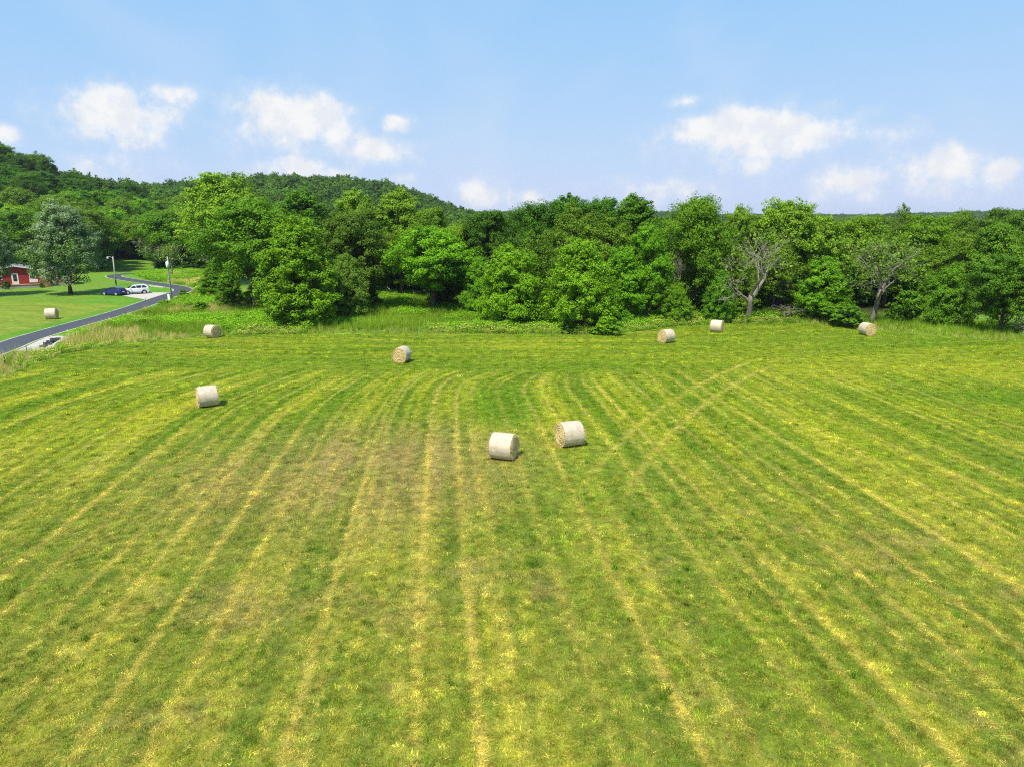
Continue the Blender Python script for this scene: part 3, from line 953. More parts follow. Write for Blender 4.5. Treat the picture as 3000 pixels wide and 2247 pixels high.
tries = 0
while len(spots) < 150 and tries < 9000:
    tries += 1
    y = random.uniform(165, 345)
    px = random.uniform(-160, 640)
    x = ray_at(px, 700, y).x
    r_ = math.hypot(x, y)
    # keep the lawn, lane and upper mown field open
    if px < 290 and y < 182: continue
    if 270 < px < 480 and y < 222: continue
    if px >= 480 and y < 186: continue
    if not free(x, y, 8.2 + .010 * r_): continue
    hi = hz(x, y) > 9
    c = random.choice((G_DARK, G_DARK, G_BLUE, G_MID, (.045, .115, .016))) if hi else random.choice((G_MID, G_YEL, G_OLIVE, G_BRIGHT, (.07, .15, .018), G_MID))
    f = random.uniform(.62, 1.3); c = tuple(v * f for v in c)
    g_, r0_ = c[1], c[0] / c[1]
    hue = 'pale yellow-green' if r0_ > .55 else ('bright green' if g_ > .16 else ('mid-green' if g_ > .105 else 'dark green'))
    side = 'above the red house' if px < 250 else ('behind the yard light' if px < 430 else 'behind the bare trees')
    if hi:
        lb, gp = hue + ' tree high on the wooded hill ' + side, 'trees high on the left hill'
    else:
        lb, gp = hue + ' tree along the foot of the wooded hill ' + side, 'trees at the foot of the left hill'
    tree('hill_tree', lb, x, y, random.uniform(12, 18), random.uniform(12, 18), random.choice(('dome', 'dome', 'dome', 'round')), c, group=gp)
# dark understory along the wood edges (shaded trunks and brush close the view under the crowns)
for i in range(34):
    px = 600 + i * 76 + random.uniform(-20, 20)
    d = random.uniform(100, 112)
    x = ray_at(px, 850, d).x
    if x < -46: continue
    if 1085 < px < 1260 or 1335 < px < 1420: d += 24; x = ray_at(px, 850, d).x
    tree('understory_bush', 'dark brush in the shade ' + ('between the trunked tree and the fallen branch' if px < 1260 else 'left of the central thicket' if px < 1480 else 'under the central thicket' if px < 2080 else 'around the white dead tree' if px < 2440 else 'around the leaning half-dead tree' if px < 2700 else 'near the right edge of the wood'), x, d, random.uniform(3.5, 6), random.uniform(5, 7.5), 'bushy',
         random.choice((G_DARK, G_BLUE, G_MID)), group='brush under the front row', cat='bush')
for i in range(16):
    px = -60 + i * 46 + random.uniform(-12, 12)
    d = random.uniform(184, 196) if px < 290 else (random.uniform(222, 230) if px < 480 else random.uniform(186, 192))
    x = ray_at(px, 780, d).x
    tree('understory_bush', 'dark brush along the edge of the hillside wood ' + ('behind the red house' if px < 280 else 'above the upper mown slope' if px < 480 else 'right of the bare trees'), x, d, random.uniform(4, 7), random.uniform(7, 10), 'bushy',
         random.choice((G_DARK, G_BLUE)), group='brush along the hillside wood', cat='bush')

# ------------------------------------------------------------------ dead trees


def sparse_leaves(tips, frac, n, size, spread, seed, m=None):
    r = np.random.default_rng(seed)
    P = []
    for t in tips:
        if r.random() < frac:
            P.append(np.array(t) + r.normal(0, spread, (n, 3)))
    P = np.concatenate(P)
    nn = r.normal(size=P.shape) + np.array([0, 0, .6]); nn /= np.linalg.norm(nn, axis=1)[:, None]
    return leaves_mesh('leaf_sprays', P, nn, size, .6, m or M_LEAF, r)


def place_dead(name, label, bx, by, ty, lx, rx, seed, m, leaf=None, **kw):
    q = at(bx, by) if not isinstance(by, tuple) else Vector((ray_at(bx, 800, by[1]).x, by[1], 0))
    tm, bm, tips = dead_tree(seed, m=m, **kw)
    vs = np.array([v.co[:] for v in bm.vertices])
    e = empty(name, (q.x, q.y, hz(q.x, q.y)), 0, label, 'tree')
    H = ray_at(bx, ty, q.y).z
    w = abs(ray_at(rx, 850, q.y).x - ray_at(lx, 850, q.y).x)
    sx = w / (vs[:, 0].max() - vs[:, 0].min()); sz = H / vs[:, 2].max()
    e.scale = (sx, sx, sz)
    link(bpy.data.objects.new('trunk', tm), e)
    link(bpy.data.objects.new('branches', bm), e)
    if leaf:
        lo = link(bpy.data.objects.new('leaf_sprays', sparse_leaves(tips, leaf[0], leaf[1], leaf[2], leaf[3], seed)), e)
        lo.color = (*(v * LEAF_GAIN for v in leaf[4]), 1)
    return e


place_dead('dead_tree', 'white-limbed dead tree forking low at the field edge', 2192, 940, 672, 2140, 2366, 31, M_DEAD, leaf=(.14, 12, .2, .3, (.10, .15, .03)),
           forks=3, lean=(.10, -.05), levels=6, r0=.21, thin=.009)
place_dead('half_dead_tree', 'half-dead tree with a bare leaning trunk behind the rightmost bale', 2548, 953, 700, 2472, 2735, 44, M_DEAD2,
           leaf=(.26, 14, .22, .4, (.09, .16, .02)), lean=(.30, 0), forks=3, levels=6, r0=.22, thin=.009, fork_at=.34)
place_dead('dead_tree', 'bare grey tree left of the utility pole, its twigs spread to the left', 455, 797, 690, 376, 500, 52, M_DEAD, leaf=(.06, 10, .3, .3, (.08, .14, .03)),
           lean=(-.12, 0), forks=3, levels=7, r0=.2, thin=.011)
place_dead('dead_tree', 'forked pale dead tree right behind the utility pole', 505, 812, 716, 460, 536, 57, M_DEAD, leaf=(.25, 12, .3, .4, (.11, .17, .03)), lean=(.1, 0), forks=3, levels=6, r0=.2, thin=.013)
place_dead('dead_tree', 'greyish bare tree at the left edge of the round trunked tree', 628, ('d', 140), 690, 585, 668, 63, M_DEAD2, leaf=(.3, 10, .3, .4, (.08, .13, .03)), levels=5)
place_dead('dead_brush', 'tangle of dead grey twigs at the right edge of the field', 2990, 992, 920, 2925, 3050, 71, M_DEAD2, lean=(.3, 0), forks=4, levels=5, r0=.14, fork_at=.1)
place_dead('dead_brush', 'heap of dead twigs on the ground right of the white dead tree', 2300, 941, 892, 2240, 2360, 74, M_DEAD2, lean=(-.2, 0), forks=4, levels=5, r0=.12, fork_at=.1)
place_dead('dead_brush', 'dead purple-grey twigs at the foot of the big dark-green tree', 2005, 941, 880, 1985, 2040, 77, M_DEAD2, forks=4, levels=4, r0=.1, fork_at=.15)
place_dead('dead_brush', 'dead twigs hanging low in the dull olive-green tree', 1062, 905, 745, 1020, 1110, 79, M_DEAD2, forks=4, levels=5, r0=.1, fork_at=.2)
place_dead('dead_tree', 'bare twigs showing inside the thicket below the big dark-green tree', 1990, ('d', 93), 720, 1940, 2050, 81, M_DEAD2, forks=3, levels=6, r0=.09, fork_at=.25)

fb = MB()
p0 = at(1164, 872); p1 = p0 + Vector((-1.9, .2, 1.9))
fb.tube([p0, p0.lerp(p1, .4) + Vector((0, 0, .12)), p1], [.17, .14, .09], 7)
fb.tube([p1, p1 + Vector((-.5, 0, -.25))], [.05, .02], 5)
fb.tube([p1, p1 + Vector((.35, .1, .35))], [.05, .02], 5)
fb.build('fallen_branch', M_DEAD, smooth=True, label='pale fallen branch propped in the grass at the gap in the trees', category='branch')

# ------------------------------------------------------------------ far woods (one mass)


def scatter(name, protos, P, idx_, scl, rot, col, **props):
    """points -> instances of unlinked prototype meshes; one stuff object"""
    pc = bpy.data.collections.new(name + '_protos')
    for i, me in enumerate(protos):
        pc.objects.link(bpy.data.objects.new('%s_proto_%02d' % (name, i), me))
    me = bpy.data.meshes.new(name)
    n = len(P)
    me.vertices.add(n); me.vertices.foreach_set('co', np.ascontiguousarray(P, np.float32).ravel())
    a = me.attributes.new('idx', 'INT', 'POINT'); a.data.foreach_set('value', np.asarray(idx_, np.int32))
    a = me.attributes.new('scl', 'FLOAT_VECTOR', 'POINT'); a.data.foreach_set('vector', np.ascontiguousarray(scl, np.float32).ravel())
    a = me.attributes.new('rot', 'FLOAT_VECTOR', 'POINT'); a.data.foreach_set('vector', np.ascontiguousarray(rot, np.float32).ravel())
    a = me.attributes.new('col', 'FLOAT_COLOR', 'POINT'); a.data.foreach_set('color', np.concatenate([col, np.ones((n, 1))], 1).astype(np.float32).ravel())
    ob = link(bpy.data.objects.new(name, me), kind='stuff', **props)
    ng = bpy.data.node_groups.new(name + '_scatter', 'GeometryNodeTree')
    ng.interface.new_socket('Geometry', in_out='INPUT', socket_type='NodeSocketGeometry')
    ng.interface.new_socket('Geometry', in_out='OUTPUT', socket_type='NodeSocketGeometry')
    gi, go = ng.nodes.new('NodeGroupInput'), ng.nodes.new('NodeGroupOutput')
    ci = ng.nodes.new('GeometryNodeCollectionInfo')
    ci.inputs['Collection'].default_value = pc
    ci.inputs['Separate Children'].default_value = True
    ci.inputs['Reset Children'].default_value = True
    ip = ng.nodes.new('GeometryNodeInstanceOnPoints')
    ip.inputs['Pick Instance'].default_value = True
    L = ng.links.new
    L(gi.outputs[0], ip.inputs['Points']); L(ci.outputs[0], ip.inputs['Instance'])
    for nm, ty, s in (('idx', 'INT', 'Instance Index'), ('scl', 'FLOAT_VECTOR', 'Scale'), ('rot', 'FLOAT_VECTOR', 'Rotation')):
        na = ng.nodes.new('GeometryNodeInputNamedAttribute'); na.data_type = ty
        na.inputs['Name'].default_value = nm
        o_ = [x for x in na.outputs if x.enabled and x.name == 'Attribute'][0]
        L(o_, ip.inputs[s])
    L(ip.outputs[0], go.inputs[0])
    md = ob.modifiers.new('scatter', 'NODES'); md.node_group = ng
    return ob


far_protos = [make_tree(100 + i, Wd=10, H=12, zlo=1.0, style=s, lobes=9, sub=10, per=20, leaf=.75, asp=.75, far=True, ls=1.6, spray=.1)[1]
              for i, s in enumerate(('round', 'round', 'tall', 'syc'))]


def forest(name, n_try, xr, yr, dmin, hr, wr, base, label, cond=None, seed=1):
    r = np.random.default_rng(seed)
    # jittered grid
    nx_, ny_ = int((xr[1] - xr[0]) / dmin), int((yr[1] - yr[0]) / dmin)
    gx_, gy_ = np.meshgrid(np.arange(nx_), np.arange(ny_))
    x = xr[0] + (gx_.ravel() + .5 + r.uniform(-.45, .45, gx_.size)) * dmin
    y = yr[0] + (gy_.ravel() + .5 + r.uniform(-.45, .45, gx_.size)) * dmin
    k = np.abs(x) < .85 * y + 25
    if cond is not None: k &= cond(x, y)
    x, y = x[k], y[k]
    n = len(x)
    h = r.uniform(*hr, n); w = r.uniform(*wr, n)
    mix = fbm(x, y, .02, 3)
    col = np.array(base[0])[None] * (1 - sstep(.35, .65, mix))[:, None] + np.array(base[1])[None] * sstep(.35, .65, mix)[:, None]
    col = col * r.uniform(.62, 1.35, (n, 1)) * np.array((1.18, 1.0, .65)) * LEAF_GAIN
    return scatter(name, far_protos, np.stack([x, y, height(x, y) - .3], 1), r.integers(0, 4, n), np.stack([w / 10, w / 10, h / 12], 1),
                   np.stack([np.zeros(n), np.zeros(n), r.uniform(0, 6.28, n)], 1), col, label=label, category='forest')


forest('hill_forest', 0, (-560, 10), (350, 660), 8.2, (11, 17), (10, 14), ((.030, .082, .018), (.046, .112, .015)),
       'unbroken wood covering the rounded hill in the middle distance', seed=2,
       cond=lambda x, y: ~((x < -80) & (y < 352)))
forest('flat_forest', 0, (-60, 560), (210, 420), 9.5, (11, 14.5), (10, 13), ((.045, .11, .018), (.065, .14, .018)),
       'flat wood running back behind the tree line at right', seed=3)
forest('ridge_forest', 0, (-700, 1500), (1150, 1560), 14, (11, 16), (15, 20), ((.030, .078, .024), (.044, .100, .022)),
       'distant blue-green wooded ridge along the horizon at right', seed=4)

# ------------------------------------------------------------------ hay bales
m_wrap, N, p, o = mat('net_wrap')
tcn = N.n('ShaderNodeTexCoord')
mp = N.n('ShaderNodeMapping'); mp.inputs['Scale'].default_value = (1.2, 14, 14)
N.t.links.new(tcn.outputs['Object'], mp.inputs[0])
f1 = N.noise(tcn.outputs['Object'], 3.2, 6, .65); f2 = N.noise(mp.outputs[0], 5, 4, .6)
mp2 = N.n('ShaderNodeMapping'); mp2.inputs['Scale'].default_value = (16, 1.5, 1.5)
N.t.links.new(tcn.outputs['Object'], mp2.inputs[0])
f3 = N.noise(mp2.outputs[0], 4, 3, .6)
c = N.ramp(N.math('ADD', N.math('MULTIPLY', f1, .65), N.math('MULTIPLY', f2, .35)), [(.30, (.35, .28, .18)), (.47, (.47, .40, .285)), (.62, (.56, .50, .40))])
c = N.mix(N.maprange(f3, .50, .75, 0, .45), c, (.42, .34, .22))
N.put(p.inputs['Base Color'], c)
p.inputs['Roughness'].default_value = .65
bp = N.n('ShaderNodeBump'); bp.inputs['Strength'].default_value = .7; bp.inputs['Distance'].default_value = .025
N.put(bp.inputs['Height'], N.math('ADD', f2, f1)); N.put(p.inputs['Normal'], bp.outputs[0])

m_end, N, p, o = mat('hay_end')
tcn = N.n('ShaderNodeTexCoord')
sp = N.n('ShaderNodeSeparateXYZ'); N.t.links.new(tcn.outputs['Object'], sp.inputs[0])
rad = N.math('SQRT', N.math('ADD', N.math('MULTIPLY', sp.outputs[1], sp.outputs[1]), N.math('MULTIPLY', sp.outputs[2], sp.outputs[2])))
ang = N.math('ARCTAN2', sp.outputs[2], sp.outputs[1])
f = N.noise(tcn.outputs['Object'], 5, 5, .62)
ring = N.math('SINE', N.math('ADD', N.math('ADD', N.math('MULTIPLY', rad, 70), ang), N.math('MULTIPLY', f, 4)))
c = N.ramp(N.math('ADD', N.math('MULTIPLY', ring, .11), f), [(.15, (.30, .215, .09)), (.42, (.50, .38, .17)), (.65, (.60, .47, .225)), (.9, (.68, .56, .31))])
N.put(p.inputs['Base Color'], c); p.inputs['Roughness'].default_value = .85; p.inputs['Specular IOR Level'].default_value = .15
bp = N.n('ShaderNodeBump'); bp.inputs['Strength'].default_value = .6; bp.inputs['Distance'].default_value = .03
N.put(bp.inputs['Height'], N.math('ADD', N.math('MULTIPLY', ring, .4), f)); N.put(p.inputs['Normal'], bp.outputs[0])
m_straw = simple('straw', (.55, .43, .20), .8, var=.35, scale=8)

BR, BL = .755, 1.25


def bale_meshes(seed):
    r = np.random.default_rng(seed)
    ns = 56
    t = np.arange(ns) / ns * 2 * np.pi
    rim = BR * (1 + .012 * np.sin(3 * t + seed) + .010 * np.sin(5 * t + 2 * seed) + .006 * r.normal(size=ns))
    rim = rim * np.where(np.sin(t) < -.86, 1 - .035 * (-.86 - np.sin(t)) / .14, 1)      # sags on the ground
    st = np.linspace(-BL / 2, BL / 2, 9)
    V = []
    for s in st:
        k = 1 - .035 * abs(s / (BL / 2)) ** 6 + .006 * math.sin(s * 9 + seed)
        V += [(s, rim[i] * k * math.cos(t[i]), rim[i] * k * math.sin(t[i])) for i in range(ns)]
    F = [(j * ns + i, (j + 1) * ns + i, (j + 1) * ns + (i + 1) % ns, j * ns + (i + 1) % ns) for j in range(8) for i in range(ns)]
    side = fast_mesh('net_wrap', np.array(V), np.array(F), m_wrap, True)
    ends = []
    for sgn in (-1, 1):
        mb = MB()
        rings = 15
        vs = []
        for j in range(rings + 1):
            q = 1 - j / rings
            bul = .05 * (1 - q * q) + .022 * math.sin(j * 2.2 + seed) * (1 if j else 0)
            for i in range(ns):
                rr_ = rim[i] * (1 - .035) * max(q, .012)
                vs.append((sgn * (BL / 2 + bul + (.006 * r.normal() if 0 < j else -.006)), rr_ * math.cos(t[i]), rr_ * math.sin(t[i])))
        fs = [(j * ns + i, j * ns + (i + 1) % ns, (j + 1) * ns + (i + 1) % ns, (j + 1) * ns + i) for j in range(rings) for i in range(ns)]
        if sgn < 0: fs = [f[::-1] for f in fs]
        mb.add(vs, fs); mb.f.append(tuple(range(rings * ns, rings * ns + ns)) if sgn > 0 else tuple(range(rings * ns + ns - 1, rings * ns - 1, -1)))
        ends.append(mb.mesh('end_face', m_end))
    # straws standing out of the ends
    fr = []
    for sgn in (-1, 1):
        P = []
        n = 360
        for _ in range(n):
            edge = r.random() < .95
            q = r.uniform(.86, .99) if edge else math.sqrt(r.random())
            a = r.uniform(0, 2 * np.pi)
            b = Vector((sgn * (BL / 2 + .0), BR * q * math.cos(a), BR * q * math.sin(a) * .99))
            d = Vector((sgn * r.uniform(.3, 1.0), 0, 0)) + Vector((0, -math.sin(a), math.cos(a))) * r.normal() * .9 + Vector((0, math.cos(a), math.sin(a))) * r.uniform(-.3, .45) + Vector((0, 0, -.35))
            d.normalize()
            L = r.uniform(.06, .22) * (1.5 if seed == 3 else 1)
            w = Vector(r.normal(size=3)).cross(d).normalized() * .0045
            e = b + d * L
            if e.z < -BR + .02: e.z = -BR + .02
            P += [b - w, b + w, e + w * .4, e - w * .4]
        V = np.array([p_[:] for p_ in P])
        fr.append(fast_mesh('straw_fringe', V, np.arange(len(V)).reshape(-1, 4), m_straw))
    return side, ends, fr


BV = [bale_meshes(s) for s in (3, 8, 15)]
BALES = [
 (1476, 1347, 20, 'hay bale with a frayed shaded end, left of the two nearest bales'),
 (1668, 1310, -26, 'hay bale with its round straw end turned left, right of the two nearest bales'),
 (610, 1193, -8, 'hay bale seen side-on in the left half of the mown field'),
 (1178, 1063, -66, 'hay bale showing its coiled round end to the viewer, mid-field'),
 (624, 991, 50, 'hay bale half sunk in the tall grass at the left far edge of the field'),
 (1951, 1007, -46, 'hay bale with its round end turned left, in front of the big dark-green tree'),
 (2099, 975, 13, 'small pale hay bale seen side-on beside the grass strip near the white dead tree'),
 (2539, 984, 52, 'rightmost hay bale, round end toward the viewer below the leaning half-dead tree'),
 (153, 936, 19, 'lone hay bale on the mown grass across the lane, below the red house'),
]
for i, (bx, by, phi, label) in enumerate(BALES):
    q = at(bx, by)
    q = q + Vector((q.x, q.y, 0)).normalized() * (.25 + .25 * abs(math.sin(R(phi))))
    al = math.atan2(q.x, q.y)
    e = empty('hay_bale', (q.x, q.y, hz(q.x, q.y) + BR * .965 - .02), 0, label, 'hay bale', 'round hay bales in the fields')
    ax = Vector((math.cos(al), -math.sin(al))) * math.cos(R(phi)) + Vector((-math.sin(al), -math.cos(al))) * math.sin(R(phi))
    e.rotation_euler = (0, 0, math.atan2(ax.y, ax.x))
    side, ends, fr = BV[i % 3]
    link(bpy.data.objects.new('net_wrap', side), e)
    for k_ in (0, 1):
        en = link(bpy.data.objects.new('end_face', ends[k_]), e)
        link(bpy.data.objects.new('straw_fringe', fr[k_]), en, kind='stuff')

exec_house = True
# ------------------------------------------------------------------ red house
m_red = simple('red_siding', (.30, .026, .028), .6, var=.12, scale=1.5)
m_white = simple('white_trim', (.78, .77, .74), .5, var=.05)
m_roof = simple('grey_shingles', (.15, .148, .155), .9, var=.25, scale=6, bump=.4)
m_conc = simple('concrete', (.33, .32, .30), .9, var=.3, scale=2)
m_wood = simple('deck_wood', (.36, .19, .09), .75, var=.3, scale=4)
m_glass, N, p, o = mat('window_glass')
p.inputs['Base Color'].default_value = (.02, .025, .03, 1); p.inputs['Roughness'].default_value = .06
m_blind = simple('window_blind', (.50, .56, .52), .5, var=.08)
m_dark = simple('dark_plastic', (.02, .02, .022), .6)
hp = at(50.6, 846.5)
hd = math.atan2(.6, .8)
house = empty('red_house', hp, hd, 'red clapboard house with grey roof and white door behind the maple', 'house')
W0, W1, YW, ZD, ZE, ZP, DEP = -5.2, 5.2, 2.0, .75, 3.35, 4.45, 11.0       # gable end faces the viewer
wm = MB()
wm.add([(W0, YW, .5), (W1, YW, .5), (W1, YW, ZE), (0, YW, ZP - .08), (W0, YW, ZE), (W0, YW + DEP, .5), (W1, YW + DEP, .5), (W1, YW + DEP, ZE), (0, YW + DEP, ZP - .08), (W0, YW + DEP, ZE)],
       [(0, 1, 2, 3, 4), (9, 8, 7, 6, 5), (1, 6, 7, 2), (5, 0, 4, 9)])
wm.box(W1 + .003, W1 + 4.6, YW + 1.2, YW + 7.5, .5, 3.0)
wall = wm.build('wall', m_red, house)
bo = MB()
for k in range(14):                                    # lap boards
    z = .55 + k * .2
    bo = MB().add([(W0, YW - .004, z + .195), (W1, YW - .004, z + .195), (W1, YW - .028, z), (W0, YW - .028, z), (W0, YW - .002, z), (W1, YW - .002, z)], [(0, 3, 2, 1), (3, 4, 5, 2)])
    bo.build('siding_board', m_red, wall)
for k in range(12):
    z = .55 + k * .2
    MB().add([(W1 + .01, YW + 1.196, z + .195), (W1 + 4.6, YW + 1.196, z + .195), (W1 + 4.6, YW + 1.172, z), (W1 + .01, YW + 1.172, z)], [(0, 3, 2, 1)]).build('siding_board', m_red, wall)
sk = MB().box(W0 - .02, W1 + .02, YW + .02, YW + DEP + .02, -.1, .52).box(W1 + .03, W1 + 4.65, YW + 1.15, YW + 7.52, -.1, .52)
sk.build('foundation', m_conc, house)
OV = .45
rf = MB()
for s in (-1, 1):
    e_ = s * (W1 + OV); ze = ZE - OV * (ZP - ZE) / W1
    a_, b_ = (0, YW - OV, ZP), (e_, YW - OV, ze)
    rf.add([a_, b_, (e_, YW + DEP + OV, ze), (0, YW + DEP + OV, ZP), (0, YW - OV, ZP - .12), (e_, YW - OV, ze - .12), (e_, YW + DEP + OV, ze - .12), (0, YW + DEP + OV, ZP - .12)],
           [(0, 1, 2, 3) if s > 0 else (3, 2, 1, 0), (1, 5, 6, 2), (4, 7, 6, 5), (2, 6, 7, 3)])
rf.add([(W1 + .46, YW + .75, 2.95), (W1 + 5.0, YW + .75, 2.95), (W1 + 5.0, YW + 4.3, 3.75), (W1 + .46, YW + 4.3, 3.75), (W1 + 5.0, YW + 7.9, 2.95), (W1 + .46, YW + 7.9, 2.95)], [(0, 1, 2, 3), (3, 2, 4, 5)])
roof = rf.build('roof', m_roof, house)
fa = MB()
for s in (-1, 1):
    ze = ZE - OV * (ZP - ZE) / W1
    fa.beam((0, YW - OV - .02, ZP - .06), (s * (W1 + OV), YW - OV - .02, ze - .06), .05, .24)
fa.build('fascia', m_white, roof)
MB().tube([(1.9, YW + 5, 4.0), (1.9, YW + 5, 4.55)], [.16, .16], 8).build('roof_vent', m_dark, roof)
# door
dx0, dx1 = -.62, .52
dr = MB().box(dx0, dx1, YW - .07, YW - .035, ZD, ZD + 2.15).build('door', m_white, house)
for z0, z1 in ((ZD + .55, ZD + 1.18), (ZD + 1.24, ZD + 1.92)):
    MB().box(-.36, .26, YW - .085, YW - .072, z0, z1).build('door_pane', m_glass, dr)
MB().box(.34, .42, YW - .12, YW - .072, ZD + 1.0, ZD + 1.06).build('handle', m_dark, dr)


def window(x0, x1, z0, z1, yf, parent, blind=True):
    b = MB()
    t = .1
    b.box(x0, x1, yf - .06, yf - .03, z1 - t, z1).box(x0, x1, yf - .06, yf - .03, z0, z0 + t)
    b.box(x0, x0 + t, yf - .06, yf - .03, z0 + t, z1 - t).box(x1 - t, x1, yf - .06, yf - .03, z0 + t, z1 - t)
    zm = (z0 + z1) / 2
    b.box(x0 + t, x1 - t, yf - .055, yf - .03, zm - .03, zm + .03)
    w = b.build('window', m_white, parent)
    MB().box(x0 + t, x1 - t, yf - .04, yf - .031, zm + .03, z1 - t).build('pane', m_blind if blind else m_glass, w)
    MB().box(x0 + t, x1 - t, yf - .04, yf - .031, z0 + t, zm - .03).build('pane', m_glass, w)


window(2.35, 3.4, ZD + .95, ZD + 2.1, YW, house)
window(-3.2, -2.1, ZD + .95, ZD + 2.1, YW, house)
window(W1 + 1.8, W1 + 2.8, 1.5, 2.6, YW + 1.17, house, False)
# deck
dk = empty('wooden_deck', hp, hd, 'low wooden deck on a grey block base in front of the red house', 'deck')
MB().box(-2.9, 3.75, .06, YW - .04, -.05, ZD - .1).build('deck_base', m_conc, dk)
for k in range(12):
    y0 = -.02 + k * .165
    MB().box(-3.0, 3.85, y0, y0 + .155, ZD - .095, ZD - .04).build('deck_board', m_wood, dk)
for sx, lab in ((3.95, 'right'), (-4.6, 'left')):
    stp = MB()
    for k in range(3):
        MB().box(sx, sx + 1.6, .1 + k * .42, .5 + k * .42, .05 + k * .22, .12 + k * .22).build('stair_tread', m_wood, dk)
    for yy in (.05, 1.4):
        for xx in (sx, sx + .8, sx + 1.6):
            MB().box(xx - .05, xx + .05, yy - .05, yy + .05, -.05, 1.0 if yy < 1 else 1.35).build('rail_post', m_wood, dk)
    for zz in (.45, .72, .98):
        MB().beam((sx, .05, zz), (sx + 1.6, .05, zz * .9), .05, .09).build('rail', m_wood, dk)
pb = MB().box(2.25, 3.65, YW - .75, YW - .3, ZD - .036, ZD + .1)
pl = empty('planter_box', hp, hd, 'white planter box on the deck under the right-hand window', 'planter')
MB().box(2.25, 3.65, YW - .75, YW - .3, ZD + .25, ZD + .82).build('box', m_white, pl)
for xx in (2.35, 3.55):
    for yy in (YW - .7, YW - .35):
        MB().box(xx - .05, xx + .05, yy - .05, yy + .05, ZD - .038, ZD + .25).build('leg', m_dark, pl)
dsk = house.matrix_world
c_, s_ = math.cos(hd), math.sin(hd)


def hloc(x, y, z=0.0):
    return Vector((hp.x + x * c_ - y * s_, hp.y + x * s_ + y * c_, z))


q = hloc(-1.7, -1.0); tree('shrub', 'dark shrub in front of the deck left of the white door', q.x, q.y, 1.9, 1.9, 'shrub', (.03, .07, .015), cat='shrub')
q = hloc(4.1, -.9); tree('shrub', 'low reddish-green shrub beside the right deck stairs', q.x, q.y, 1.2, 1.2, 'shrub', (.07, .10, .02), cat='shrub')

# ------------------------------------------------------------------ cars
m_tyre = simple('tyre', (.015, .015, .016), .85)
m_rim = simple('alloy', (.55, .56, .58), .35, metal=.6)
m_headl = simple('headlight', (.6, .65, .68), .15)
m_tail = simple('tail_light', (.35, .01, .01), .25)


def prism(b, prof, w_of, chamfer=0):
    """side profile (x, z) with a half width per point, as closed solid"""
    n = len(prof)
    L = [b.verts.new((x, w_of(x, z), z)) for x, z in prof]
    Rr = [b.verts.new((x, -w_of(x, z), z)) for x, z in prof]
    b.faces.new(L[::-1]); b.faces.new(Rr)
    for i in range(n):
        j = (i + 1) % n
        b.faces.new((L[i], L[j], Rr[j], Rr[i]))


